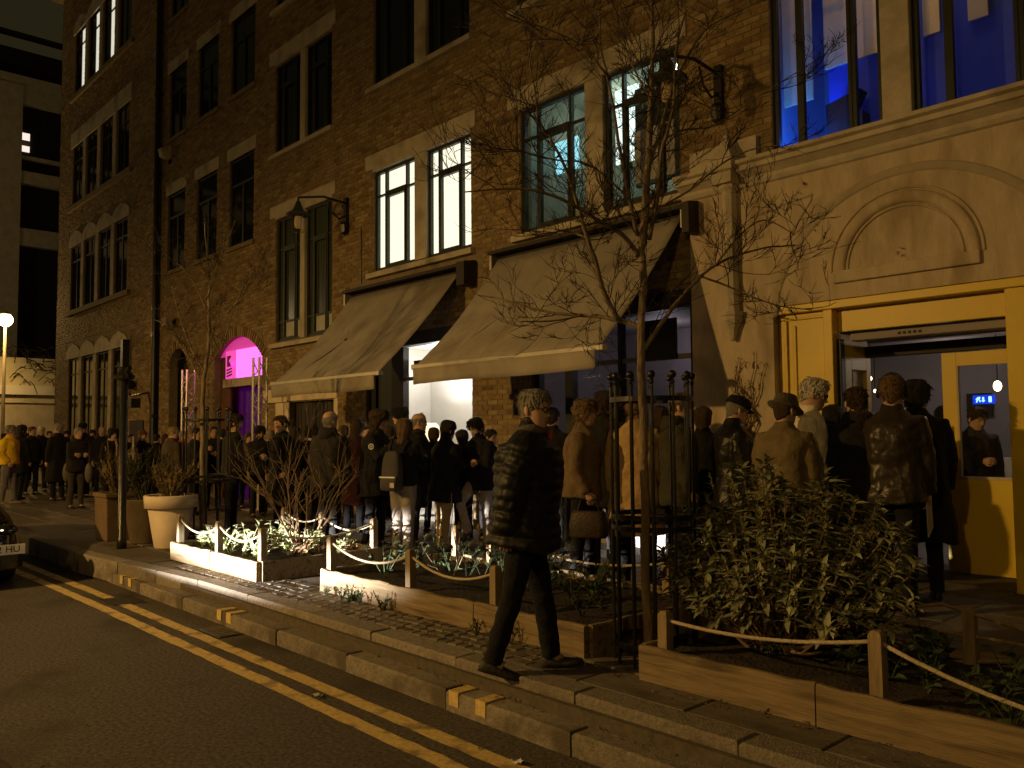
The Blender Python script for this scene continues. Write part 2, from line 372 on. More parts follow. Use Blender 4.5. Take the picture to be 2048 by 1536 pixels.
def patch(pts, name, mat, z=.002):
    r0 = random.Random(len(pts)); V = []
    for i in range(len(pts)):
        a, b = np.array(pts[i], float), np.array(pts[(i + 1) % len(pts)], float)
        for s in np.linspace(0, 1, 9)[:-1]: V.append((*(a + (b - a) * s + np.array([r0.uniform(-.02, .02), r0.uniform(-.02, .02)])), z))
    q = MB(); q.add(V, [tuple(range(len(V)))]); return q.build(name, mat, road)
patch([(-9.55, 2.9), (-9.1, 2.88), (-9.05, 3.2), (-9.5, 3.22)], 'road_patch', 'asphalt2', .0065)
patch([(-6.4, .4), (-4.4, .5), (-4.5, 1.15), (-6.3, 1.05)], 'road_patch', 'asphalt2')
patch([(-9.5, -.6), (-5.6, -.3), (-5.65, -.02), (-9.5, -.3)], 'road_patch', 'asphalt2', .0025)
patch([(-3.4, 1.7), (-2.6, 1.75), (-2.65, 2.35), (-3.35, 2.3)], 'road_patch', 'asphalt2', .003)
gy = MB(); gy.box(-7.45, -7.0, 3.08, 3.30, .0, .007)
gr = gy.build('gully_frame', 'iron', road)
for k in range(7):
    gy = MB(); gy.box(-7.42 + k * .06, -7.39 + k * .06, 3.10, 3.28, .006, .012); gy.build('gully_bar', 'granite', gr)
pav = MB()
pav.box(-22.0, 5, 3.62, 8.5, 0.02, PV - 0.014)
pav = pav.build('pavement', 'joint', kind='structure')
mb = MB(); mb.box(-60, -22.0, 3.3, 14, 0.02, PV); mb.build('far_pavement', 'slab', kind='structure')

def stone_mesh(w, d, h, e=0.006):
    mb = MB(); x, y, z = w / 2, d / 2, h
    mb.add([(-x, -y, 0), (x, -y, 0), (x, y, 0), (-x, y, 0), (-x, -y, z - e), (x, -y, z - e), (x, y, z - e), (-x, y, z - e), (-x + e, -y + e, z), (x - e, -y + e, z), (x - e, y - e, z), (-x + e, y - e, z)],
           [(0, 1, 5, 4), (1, 2, 6, 5), (2, 3, 7, 6), (3, 0, 4, 7), (4, 5, 9, 8), (5, 6, 10, 9), (6, 7, 11, 10), (7, 4, 8, 11), (8, 9, 10, 11)])
    return mb
# kerb stones, two steps
def kerb_y(x): return 3.5 - 0.27 * min(1, max(0, (-8.2 - x) / 3.0)) ** 1.3
kerb = MB(); kerb.box(-11.0, 5, 3.46, 3.64, 0.0, 0.2); kerb = kerb.build('kerb', 'joint', kind='structure')
x = 4.6
ku = stone_mesh(1.0, 0.19, 0.262 - 0.02, 0.012).mesh('kerb_stone', 'granite'); kl = stone_mesh(1.0, 0.24, 0.132 - 0.01, 0.014).mesh('kerb_stone', 'granite')
while x > -30:
    w = rng.uniform(0.85, 1.15)
    y0, y1 = kerb_y(x), kerb_y(x - w); ym = (y0 + y1) / 2
    inst(ku, 'kerb_stone', kerb, (x - w / 2, ym + 0.095 + rng.uniform(-.004, .004), 0.02 + rng.uniform(-.004, .003)), (0, 0, math.atan2(y0 - y1, w)), (w - 0.008, 1, 1))
    x -= w
x = 4.2
while x > -10.6:
    w = rng.uniform(0.85, 1.2)
    inst(kl, 'kerb_stone', kerb, (x - w / 2, 3.31 + 0.12 + rng.uniform(-.005, .005), 0.005 + rng.uniform(-.005, .002)), (0, 0, 0), (w - 0.008, 1, 1))
    x -= w
mk = MB()
for px_, py_ in ((930, 1378), (985, 1396), (455, 1218), (490, 1222), (262, 1150), (285, 1155)):
    p = pz(px_, py_, .13); xx = p[0]
    mk.box(xx - .045, xx + .045, 3.302, 3.302 + .15, 0.045, 0.1345)
mk.build('yellow_kerb_mark', 'line', kerb)

# setts beside the kerb
sm = stone_mesh(0.097, 0.097, 0.03, 0.01).mesh('sett', 'sett'); n = 0; rest = MB()
cells = []
for i in range(57):
    for j in range(5): cells.append((-3.95 - i * 0.1 - 0.05 * (j % 2), 3.745 + j * 0.1))
for cx, cy in cells:
    if n < 300:
        inst(sm, 'sett', pav, (cx + rng.uniform(-.006, .006), cy + rng.uniform(-.006, .006), PV - 0.028 + rng.uniform(-.004, .003)), (rng.uniform(-.03, .03), rng.uniform(-.03, .03), rng.uniform(-.05, .05))); n += 1
    else:
        rest.box(cx - .045, cx + .045, cy - .045, cy + .045, PV - .02, PV + rng.uniform(-.004, .006))
rest.build('setts', 'sett', pav, kind='stuff')
# paving slabs
sl = stone_mesh(0.612, 0.612, 0.02, 0.006).mesh('paving_slab', 'slab')
for i in range(42):
    for j in range(8):
        cx, cy = -0.3 - i * 0.62 + 3.0, 4.02 + 0.31 + j * 0.62 * 0.88
        if cx < -9.6 and j == 0: pass
        inst(sl, 'paving_slab', pav, (cx, cy, PV - 0.02 + rng.uniform(-.003, .002)), (rng.uniform(-.004, .004), rng.uniform(-.004, .004), 0), (1, 0.88, 1))
for k in range(10):
    inst(sl, 'paving_slab', pav, (3.0 - k * .76, 3.86, PV - 0.02 + rng.uniform(-.002, .002)), (0, 0, 0), (1.22, .54, 1))
mb = MB(); mb.box(-22.0, -10.1, 3.36, 4.03, 0.05, PV - 0.002); mb.build('edge_paving', 'slab', pav)

# ------------------------------------------------------------------ brick building
B = thing('brick_building', 'long yellow brick warehouse with stone lintels, awnings and a yellow doorway', 'building', (-12, FY, PV))
def fx(x, y, Y=FY):
    p = py(x, y, Y); return float(p[0]), float(p[2])
def zlim(x): return 7.0 + max(0, (-3.0 - x)) * 0.42 + 0.8

WIN = []   # (x0,x1,z0,z1,kind)
def pair(xa, xb, xc, xd, z0, z1, kind, lint=0.32, sill=True, style='x'):
    WIN.append(dict(l=[(xa, xb), (xc, xd)], z0=z0, z1=z1, kind=kind, lint=lint, sill=sill, style=style))
pair(-12.70, -11.45, -11.13, -9.98, 4.62, 6.44, 'blind')
pair(-8.85, -7.56, -7.24, -6.02, 4.62, 6.46, 'room')
pair(-4.78, -3.56, -3.27, -2.0, 4.74, 7.3, 'room', lint=0.3, sill=False)
pair(-16.42, -15.36, -15.18, -14.14, 3.66, 6.28, 'green', lint=0.3)
pair(-12.72, -11.45, -11.13, -10.0, 8.02, 10.3, 'dark')
pair(-8.9, -7.56, -7.24, -6.0, 8.02, 10.3, 'dark')
pair(-16.5, -15.4, -15.2, -14.17, 7.72, 9.64, 'dark', lint=0.35)
pair(-16.5, -15.4, -15.2, -14.17, 10.9, 12.8, 'dark', lint=0.35)
for z0, z1 in ((6.05, 8.1), (9.62, 11.45), (12.9, 14.8)):
    WIN.append(dict(l=[(-22.55, -21.4), (-20.65, -19.45), (-18.75, -17.5)], z0=z0, z1=z1, kind='dark', lint=0.3, sill=True, style='single'))
SHOP1 = (-12.95, -9.98, PV, 3.25); SHOP2 = (-8.65, -5.86, PV, 3.3)
GATE = (-15.78, -14.03, PV, 2.38); ARCH1 = (-19.45, -17.02, PV, 4.0); ARCH2 = (-22.3, -21.05, PV, 4.0)
ops = []
for w in WIN:
    if w['style'] == 'single': ops += [(a, b, w['z0'], w['z1']) for a, b in w['l']]
    else: ops.append((w['l'][0][0], w['l'][-1][1], w['z0'], w['z1']))
holes = ops + [SHOP1, SHOP2, GATE, ARCH1, ARCH2]
RIGHT = 3.0
STUC = (-5.84, RIGHT, PV, 4.72)
wall = MB(); wall_cells(wall, -23.0, RIGHT, 0.0, 15.4, FY + 0.012, holes + [(-5.0, -1.9, PV, 3.2)], 0.22)
wall = wall.build('wall', 'mortar', B, fix=False)
skip = holes + [STUC]
for w in WIN:                                   # stone lintels and sills displace bricks
    if w['style'] == 'single': skip += [(a - .12, b + .12, w['z1'], w['z1'] + w['lint']) for a, b in w['l']]
    else:
        skip.append((w['l'][0][0] - .25, w['l'][-1][1] + .13, w['z1'] - .01, w['z1'] + w['lint'])); skip.append((w['l'][0][0] - .13, w['l'][-1][1] + .1, w['z0'] - .16, w['z0']))
skip += [(-16.85, -13.9, 2.36, 2.66), (-13.5, -9.7, 4.1, 4.5), (-9.4, -5.8, 4.1, 4.5), (-13.05, -9.9, 3.2, 3.42), (-8.8, -5.84, 3.2, 3.42)]
rects = brick_rects(-23.0, RIGHT, PV, 15.0, skip, zlim, 3)
lay_bricks(wall, rects, FY + 0.012, 300)

def bars(mb, x0, x1, z0, z1, y0, y1, t=0.05):
    mb.box(x0, x0 + t, y0, y1, z0, z1); mb.box(x1 - t, x1, y0, y1, z0, z1); mb.box(x0 + t, x1 - t, y0, y1, z0, z0 + t); mb.box(x0 + t, x1 - t, y0, y1, z1 - t, z1)

def window_light(parent, x0, x1, z0, z1, kind, y=FY + 0.055, tr=0.25, style='x', lowrow=False):
    fr = MB(); t = 0.055; W_ = x1 - x0
    bars(fr, x0, x1, z0, z1, y, y + .06, t)
    if style == 'x':
        c1, c2 = x0 + W_ * .25, x0 + W_ * .75; zt = z1 - (z1 - z0) * tr
        for c in (c1, c2): fr.box(c - .022, c + .022, y - .004, y + .056, z0 + t, z1 - t)
        fr.box(x0 + t, c1 - .022, y + .003, y + .05, zt - .016, zt + .016); fr.box(c2 + .022, x1 - t, y + .003, y + .05, zt - .016, zt + .016)
        fr.box(c1 + .022, c2 - .022, y - .012, y + .05, zt - .035, zt + .035)
        bars(fr, c1 + .022, c2 - .022, z0 + t, zt - .035, y - .014, y + .048, .035)
        cols = [x0 + t, c1, c2, x1 - t]; rows = [z0 + t, zt, z1 - t]
        if lowrow: rows = [z0 + t, z0 + .42, zt, z1 - t]; fr.box(x0 + t, x1 - t, y + .001, y + .05, z0 + .40, z0 + .44)
    else:
        c = x0 + W_ * .5; zt = z1 - (z1 - z0) * .3
        fr.box(c - .03, c + .03, y - .004, y + .056, z0 + t, zt - .03); fr.box(x0 + t, x1 - t, y - .006, y + .058, zt - .03, zt + .03)
        cols = [x0 + t, c, x1 - t]; rows = [z0 + t, zt, z1 - t]
    o = fr.build('window', 'frame', parent)
    gm = {'dark': 'glass_dark', 'green': 'glass_green', 'blind': 'glass', 'room': 'glass', 'lit': 'glass'}[kind]
    for i in range(len(cols) - 1):
        for j in range(len(rows) - 1):
            g = MB(); yy = y + .03
            g.box(cols[i], cols[i + 1], yy, yy + .006, rows[j], rows[j + 1])
            m = gm
            if lowrow and j == 0 and i > 0: m = 'paper'
            g.build('pane', m, o)
    return o
for w in WIN:
    l = w['l']
    for k, (a, b) in enumerate(l):
        window_light(B, a, b, w['z0'], w['z1'], w['kind'], style=w['style'], lowrow=(w['kind'] == 'green'))
    if w['style'] == 'single':
        for a, b in l:
            s = MB(); s.box(a - .12, b + .12, FY - .012, FY + .2, w['z1'], w['z1'] + w['lint']); s.build('lintel', 'stone', B)
            s = MB(); s.box(a - .08, b + .08, FY - .05, FY + .17, w['z0'] - .1, w['z0']); s.build('sill', 'mortar', B)
    else:
        a, d = l[0][0], l[-1][1]; z0, z1 = w['z0'], w['z1']
        s = MB(); s.prism([(a - .25, z1 + w['lint']), (a - .25, z1 + .05), (a - .02, z1 + .05), (a - .02, z1 - .005), (d + .02, z1 - .005), (d + .02, z1 + .05), (d + .13, z1 + .05), (d + .13, z1 + w['lint'])], 'y', FY - .02, FY + .2); bevel(s.build('lintel', 'stone', B), .008)
        s = MB(); s.box(l[0][1], l[1][0], FY - .012, FY + .2, z0 + .005, z1 - .005); bevel(s.build('mullion', 'stone', B), .012)
        if w['sill']:
            s = MB(); s.prism([(FY - .09, z0 - .13), (FY - .09, z0 - .04), (FY + .17, z0 + .005), (FY + .17, z0 - .13)], 'x', a - .13, d + .1); bevel(s.build('sill', 'stone', B), .006)
# blinds behind the brightly lit window
for a, b in WIN[0]['l']:
    s = MB(); s.box(a + .003, b - .003, FY + .13, FY + .14, 4.625, 6.435); s.build('blind', 'blind', B)

# ---- kitchen behind the teal-lit window
def room(x0, x1, y0, y1, z0, z1, mat, name='room'):
    m = MB(); m.add([(x0, y0, z0), (x1, y0, z0), (x1, y1, z0), (x0, y1, z0), (x0, y0, z1), (x1, y0, z1), (x1, y1, z1), (x0, y1, z1)], [(0, 1, 2, 3), (7, 6, 5, 4), (1, 2, 6, 5), (2, 3, 7, 6), (3, 0, 4, 7)])
    return m.build(name, mat, B, fix=False)
MT['kitchen'] = M('kitchen_wall', (0.34, 0.33, 0.26), 0.7, 0.4, 0.9, dirt=(0.10, 0.16, 0.13), dscale=1.2)
room(-9.2, -5.9, FY + .24, FY + 2.6, 4.4, 7.0, MT['kitchen'], 'kitchen_room')
MT['tube'] = ME('fluorescent_tube', (0.72, 1.0, 0.95), 14)
m = MB(); m.tube([(-7.2, FY + 1.1, 6.62), (-6.2, FY + 0.62, 6.62)], .03, 8); m.build('tube_light', MT['tube'], B)
MT['screen'] = ME('cyan_lit_panel', (0.35, 0.85, 1.0), 1.0); MT['screen2'] = ME('white_lit_panel', (0.8, 1.0, 0.92), 1.3)
m = MB(); m.box(-9.1, -8.62, FY + 1.0, FY + 1.03, 5.75, 6.25); m.build('lit_panel', MT['screen'], B)
m = MB(); m.box(-7.55, -7.14, FY + .62, FY + .65, 5.45, 6.5); m.build('lit_panel', MT['screen2'], B)
MT['kcup'] = M('cupboard', (0.42, 0.40, 0.36), 0.5, 0.1); MT['kdark'] = M('dark_shelf', (0.03, 0.035, 0.025), 0.6, 0.3)
m = MB(); m.box(-8.6, -7.7, FY + .9, FY + 1.3, 4.45, 5.05); m.build('cupboard', MT['kcup'], label='pale kitchen cupboard behind the teal-lit window left light', cat='cupboard')
m = MB(); m.box(-7.1, -6.0, FY + .5, FY + .55, 5.0, 6.35); m.build('shelf_back', MT['kdark'], B)
m = MB(); m.box(-7.0, -6.35, FY + .35, FY + .48, 5.0, 5.7); m.build('storage_box', MT['kcup'], label='broad pale storage box on the shelf behind the right teal window light', cat='box')
m = MB(); m.box(-6.28, -6.05, FY + .35, FY + .48, 4.7, 5.6); m.build('storage_box', MT['kcup'], label='narrow pale storage box at the right of the teal-lit window', cat='box')
m = MB(); m.box(-6.9, -6.1, FY + .4, FY + .5, 6.0, 6.25); m.build('storage_box', MT['kcup'], label='low pale storage box on the top shelf of the teal-lit window', cat='box')
lamp('kitchen_light', 'POINT', (-8.2, FY + 1.6, 6.6), 15, (0.75, 1.0, 0.85), .1)
# ---- blue room
MT['blue'] = M('blue_room_wall', (0.42, 0.40, 0.5), 0.7, 0.1, 1.0)
room(-5.3, 1.0, FY + .24, FY + 2.3, 4.5, 8.2, MT['blue'], 'blue_room')
MT['pinkp'] = M('pinboard_panel', (0.8, 0.66, 0.30), 0.8, 0.06)
MT['navy'] = M('navy_board', (0.05, 0.09, 0.5), 0.7, 0.1)
for a, b, c, d in ((-5.15, -4.78, 5.65, 7.6), (-4.62, -4.34, 5.95, 7.5), (-4.22, -3.62, 5.95, 7.6), (-3.5, -3.33, 5.95, 7.6), (-3.05, -2.86, 5.95, 7.6), (-2.62, -1.75, 5.95, 7.6)):
    m = MB(); m.box(a, b, FY + .95, FY + .98, c, d); m.build('wall_panel', MT['pinkp'], B)
m = MB(); m.box(-4.6, -1.0, FY + 1.0, FY + 1.04, 4.5, 8.1); m.build('partition', MT['navy'], B)
m = MB(); m.prism([(-4.5, 4.9), (-4.08, 4.9), (-4.08, 5.25), (-4.2, 5.32), (-4.1, 5.5), (-4.5, 5.42)], 'y', FY + .7, FY + .9); m.build('monitor', 'black', label='dark monitor silhouette in the blue-lit upstairs window', cat='monitor')
m = MB(); m.box(-4.22, -4.2, FY + .69, FY + .7, 5.2, 5.28); m.build('status_light', MT['screen'], B)
lamp('blue_room_light', 'POINT', (-4.7, FY + .62, 4.95), 60, (0.02, 0.15, 1.0), .12)
lamp('room_light', 'POINT', (-3.4, FY + .5, 7.7), 17, (1.0, 0.75, 0.62), .12)

# ---- string courses, drainpipe, cables
d = MB(); d.tube([(-23.1, FY - .10, 15.2), (-23.1, FY - .10, PV + .1)], .075, 10)
for z in (2.2, 4.4, 6.6, 8.8, 11): d.box(-23.22, -22.98, FY - .16, FY - .02, z, z + .09)
d.build('drainpipe', 'iron', B)
d = MB(); d.tube([(-13.1, FY - .01, 5.5), (-13.1, FY - .01, 4.45)], .012, 5); d.build('cable', 'iron', B)

MT['cream'] = M('cream_painted_stone', (0.74, 0.63, 0.44), 0.8, 0.12, 5, 0.2, 40)
# ---- stone gate surround
s = MB(); s.box(-16.85, -15.80, FY - .06, FY + .1, 2.38, 2.66); bevel(s.build('lintel', 'cream', B), .02)
s = MB(); s.box(-15.798, -13.9, FY - .03, FY + .1, 2.40, 2.60); bevel(s.build('lintel', 'cream', B), .01)
s = MB(); s.box(-16.35, -15.79, FY - .02, FY + .1, PV, 2.375); bevel(s.build('jamb', 'cream', B), .01)
s = MB(); s.box(-14.02, -13.88, FY - .02, FY + .1, PV, 2.395); bevel(s.build('jamb', 'cream', B), .01)
for k in range(12):
    s = MB(); xx = -15.76 + k * .144; s.box(xx, xx + .125, FY + .12, FY + .15, PV, 2.38); s.build('gate_slat', 'darkwood', B)
s = MB(); s.box(-15.9, -13.95, FY + .17, FY + .2, PV, 2.4); s.build('gate_back', 'dark', B)

# ---- arches: dark doorway and the magenta-lit entrance
def arch_face(x0, x1, zs, zt, y, mat, name):
    """brick spandrel filling between a segmental arch and the square opening"""
    cx = (x0 + x1) / 2; h = zt - zs; r = ((x1 - x0) ** 2 / 4 + h * h) / (2 * h); cz = zt - r
    a = math.asin((x1 - x0) / 2 / r); arc = [(cx + r * math.sin(t), cz + r * math.cos(t)) for t in np.linspace(-a, a, 17)]
    m = MB(); m.prism([(x0 - .001, zt + .06)] + arc + [(x1 + .001, zt + .06)], 'y', y, y + .2); m.build(name, mat, B)
    n = int((x1 - x0) / .085)
    for t in np.linspace(-a, a, n):
        m = MB(); q = np.array([cx + (r + .11) * math.sin(t), y + .03, cz + (r + .11) * math.cos(t)]); u = np.array([math.cos(t), 0, -math.sin(t)]); w = np.array([math.sin(t), 0, math.cos(t)])
        m.obox(q, u * .032, (0, .05, 0), w * .11); m.build('arch_brick', 'brick1', B)
arch_face(-19.45, -17.02, 3.45, 3.95, FY, 'mortar', 'arch')
arch_face(-22.3, -21.05, 3.5, 3.95, FY, 'mortar', 'arch')
s = MB(); s.box(-22.3, -21.05, FY + .35, FY + .4, PV, 4.0); s.build('arched_door', 'darkwood', B)
MT['arch_wall'] = M('dark_passage_wall', (0.12, 0.05, 0.03), 0.8, 0.2)
s = MB(); s.box(-22.3, -19.45, FY + .25, FY + .3, PV, 0.3); 
room(-19.5, -16.97, FY + .22, FY + 3.5, PV, 4.2, MT['arch_wall'], 'passage')
SG = ME('magenta_light_box', (1.0, 0.16, 0.85), 1.5); SG2 = ME('magenta_light_box_dim', (1.0, 0.08, 0.55), 0.75)
for a, b, mt in ((-18.95, -18.42, SG2), (-18.40, -17.82, SG), (-17.80, -17.1, SG)):
    s = MB(); s.box(a, b, FY + .05, FY + .09, 3.02, 3.66); s.build('light_box', mt, B)
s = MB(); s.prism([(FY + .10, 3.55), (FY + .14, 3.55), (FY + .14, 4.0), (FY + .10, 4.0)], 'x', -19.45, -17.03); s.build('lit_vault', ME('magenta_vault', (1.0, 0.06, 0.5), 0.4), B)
s = MB(); s.box(-18.98, -17.05, FY + .0, FY + .16, 2.82, 3.005); s.build('transom', 'stone', B)
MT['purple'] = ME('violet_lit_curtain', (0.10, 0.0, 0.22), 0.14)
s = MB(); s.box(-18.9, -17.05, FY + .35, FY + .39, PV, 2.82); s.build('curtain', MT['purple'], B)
s = MB(); s.prism([(-18.86, 3.3), (-18.66, 3.3), (-18.66, 3.33), (-18.78, 3.44), (-18.66, 3.52), (-18.66, 3.55), (-18.86, 3.55)], 'y', FY + .042, FY + .048); s.build('logo', MT['arch_wall'], B)
for k in range(3):
    s = MB(); s.prism([(-18.88, 3.06 + k * .07), (-18.6, 3.10 + k * .07), (-18.6, 3.135 + k * .07), (-18.88, 3.095 + k * .07)], 'y', FY + .042, FY + .048); s.build('lettering', MT['arch_wall'], B)
PINK = ME('magenta_floor_lamp', (1.0, 0.05, 0.55), 1.2)
s = MB(); s.box(-17.75, -17.60, FY + .25, FY + .3, 1.2, 1.75); s.build('light_strip', PINK, B)
s = MB(); s.box(-19.46, -18.9, FY + .15, FY + .2, PV, 3.6); s.build('side_panel', MT['arch_wall'], B)
lamp('magenta_light', 'POINT', (-18.6, FY + .03, 3.35), 2.2, (1.0, 0.05, 0.45), .1)

# ---- shop behind the first awning: bright white interior
s = MB(); s.box(-13.06, -9.9, FY - .04, FY + .15, 3.2, 3.42); s.build('fascia_beam', 'darkwood', B)
room(-13.0, -9.9, FY + .2, FY + 1.5, PV, 3.3, 'white_wall', 'shop_room')
for a, b in ((-12.95, -12.75), (-12.25, -11.9), (-10.06, -9.96)):
    s = MB(); s.box(a, b, FY + .08, FY + .2, PV, 3.2); s.build('door_post', 'darkwood', B)
s = MB(); s.box(-12.75, -12.25, FY + .12, FY + .16, PV, 3.1); s.build('door', 'frame', B)
s = MB(); s.box(-11.9, -10.06, FY + .1, FY + .16, 2.62, 2.68); s.build('transom', 'timber2', B)
s = MB(); s.box(-11.9, -11.3, FY + .3, FY + .33, 2.76, 2.98); s.build('heater_box', 'iron', B)
s = MB(); s.box(-10.45, -10.1, FY + 1.46, FY + 1.48, 2.05, 2.3); s.build('notice', 'paper', B)
MT['lampshade'] = ME('glowing_lampshade', (1.0, 0.80, 0.45), 1.5)
# ---- shop behind the second awning: dim grey interior
s = MB(); s.box(-8.8, -5.86, FY - .04, FY + .15, 3.2, 3.42); s.build('fascia_beam', 'darkwood', B)
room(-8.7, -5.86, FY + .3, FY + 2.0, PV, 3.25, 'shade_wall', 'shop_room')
for a, b in ((-8.65, -8.55), (-8.05, -7.9), (-7.1, -7.04), (-5.96, -5.86)):
    s = MB(); s.box(a, b, FY + .06, FY + .16, PV, 3.2); s.build('door_post', 'frame', B)
for a, b in ((-8.55, -8.05), (-7.9, -7.1), (-7.04, -5.96)):
    s = MB(); s.box(a, b, FY + .1, FY + .106, PV + .5, 2.6); s.build('pane', 'glass', B)
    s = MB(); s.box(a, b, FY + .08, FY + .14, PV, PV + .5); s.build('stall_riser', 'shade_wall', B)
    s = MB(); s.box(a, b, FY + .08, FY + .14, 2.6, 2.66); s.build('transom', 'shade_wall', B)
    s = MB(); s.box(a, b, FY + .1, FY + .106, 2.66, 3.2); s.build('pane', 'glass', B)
lamp('dim_shop_light', 'POINT', (-7.2, FY + 1.2, 2.9), 5, (0.9, 0.8, 0.95), .15)
s = MB(); s.box(-6.7, -6.15, FY + .02, FY + .055, 2.6, 3.1); s.build('speaker_grille', 'black', B)

# ---- stucco shopfront with arch mouldings and yellow doors
SY = FY - 0.05
s = MB(); wall_cells(s, -5.86, RIGHT, PV, 4.5, SY, [(-4.80, -1.92, PV, 3.06)], 0.12); s.add([(-5.86, SY, PV), (-5.86, SY, 4.5), (-5.86, FY + .02, 4.5), (-5.86, FY + .02, PV)], [(0, 1, 2, 3)])
stucco = s.build('shopfront', 'stucco', B, fix=False)
def moulding(cx, cz, r, w, prot, a0, a1, mat='stucco', name='arch_moulding', n=28):
    """half-round raised band following an arc in the facade plane"""
    rings = []
    for t in np.linspace(a0, a1, n + 1):
        c, s_ = math.cos(t), math.sin(t); ring = []
        for k in range(7):
            q = math.pi * k / 6; rr = r + w / 2 * math.cos(q); ring.append((cx + rr * c, SY + .01 - prot * math.sin(q) ** .6, cz + rr * s_))
        rings.append(ring)
    m = MB(); m.rings(rings, cap=False, closed=False); return m.build(name, mat, stucco, smooth=True)
MT['stucco2'] = M('stained_stucco', (0.40, 0.34, 0.25), 0.8, 0.15, 3, 0.2, 30)
moulding(-3.34, 2.78, 1.47, .10, .022, .12, math.pi - .12, 'stucco2')
moulding(-3.39, 3.34, .64, .13, .05, 0, math.pi); moulding(-3.39, 3.34, .73, .03, .03, 0, math.pi); moulding(-3.39, 3.34, .555, .03, .03, 0, math.pi)
s = MB(); s.box(-4.09, -2.69, SY - .045, SY + .01, 3.22, 3.345); bevel(s.build('lunette_sill', 'stucco', stucco), .012)
# incised spandrel lines
for pts in ([(-5.0, 3.85), (-5.0, 4.12), (-4.78, 4.15)], [(-4.72, 4.12), (-4.66, 4.16), (-4.3, 4.2), (-4.32, 4.14), (-4.6, 3.78), (-4.66, 3.78)], [(-2.15, 4.22), (-1.7, 4.22)], [(-2.2, 4.26), (-1.9, 4.1), (-1.7, 3.9)]):
    m = MB(); m.tube([(a, SY - .002, b) for a, b in pts], .011, 5); m.build('incised_line', 'stucco2', stucco)
# cornice
cor = [(SY + .01, 4.44), (SY - .03, 4.46), (SY - .05, 4.50), (SY - .05, 4.54), (SY - .13, 4.60), (SY - .16, 4.61), (SY - .16, 4.66), (SY - .21, 4.68), (SY - .21, 4.72), (SY + .06, 4.74), (SY + .06, 4.44)]
s = MB(); s.prism(cor, 'x', -5.95, RIGHT); s.build('cornice', 'stone', B)
# slender pilaster, corbel and pointed cap
s = MB(); s.lathe([(.0, 2.72), (.03, 2.74), (.07, 2.86), (.115, 2.96), (.115, 3.0), (.13, 3.01), (.13, 3.05), (.085, 3.06), (.085, 4.42), (.12, 4.46), (.12, 4.50)], (-5.27, SY - .06, 0), 8); s.build('pilaster', 'stone', B)
s = MB(); s.rings([[(-5.27 + a * w, SY - .10 + b * w, z) for a, b in ((-1, -1), (1, -1), (1, 1), (-1, 1))] for w, z in ((.125, 4.5), (.125, 4.62), (.16, 4.64), (.16, 4.76), (.13, 4.78), (.10, 4.86), (.055, 4.95), (.03, 5.06), (.01, 5.08))]); s.build('pilaster_cap', 'stone', B)
s = MB(); s.box(-5.84, -4.95, FY - .06, FY + .02, 4.745, 5.02); s.build('stone_block', 'stone', B)
# yellow door surround
def ybox(name, *a, mat='yellow', par=None):
    q = MB(); q.box(*a); o = q.build(name, mat, par or B); bevel(o, .008); return o
DS = FY + .05
ybox('door_panel', -4.79, -4.17, DS, DS + .05, PV, 2.97)
ybox('panel_moulding', -4.72, -4.68, DS - .03, DS, PV, 2.9); ybox('panel_moulding', -4.62, -4.58, DS - .02, DS, PV, 2.84); ybox('panel_moulding', -4.72, -4.26, DS - .02, DS, 2.90, 2.93)
ybox('door_post', -4.25, -4.15, DS - .06, DS + .12, PV, 2.97)
ybox('door_head', -4.79, -1.93, DS - .08, DS + .06, 2.972, 3.058)
ybox('door_fascia', -4.148, -2.53, DS + .06, DS + .11, 2.735, 2.97)
ybox('door_post', -2.53, -2.36, DS - .06, DS + .12, PV, 2.97)
ybox('door_panel', -2.358, -1.93, DS + .001, DS + .05, PV, 2.97)
ybox('panel_moulding', -2.3, -2.26, DS - .03, DS, PV, 2.9)
ybox('shutter_box', -4.05, -2.53, DS + .13, DS + .30, 2.64, 2.715, mat='shade_wall')
for k, (a, b) in enumerate(((-3.56, -3.53), (-3.51, -3.48), (-3.46, -3.43), (-3.41, -3.38), (-3.36, -3.33))):
    ybox('lettering', a, b, DS + .124, DS + .129, 2.665, 2.692, mat='darkwood')
IY = 9.12      # the inner doors stand back in a shallow porch
ybox('transom', -4.15, -2.36, IY - .03, IY + .06, 2.50, 2.62, mat='darkwood')
ybox('pane', -4.15, -2.36, IY + .01, IY + .016, 2.622, 2.72, mat='glass')
ybox('porch_side', -4.25, -4.152, DS + .125, IY + .05, PV, 2.73); ybox('porch_side', -2.36, -2.26, DS + .125, IY + .05, PV, 2.73)
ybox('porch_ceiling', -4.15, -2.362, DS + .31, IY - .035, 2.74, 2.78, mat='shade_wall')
ybox('door_post', -4.148, -4.10, DS + .02, DS + .10, PV, 2.66, mat='frame')
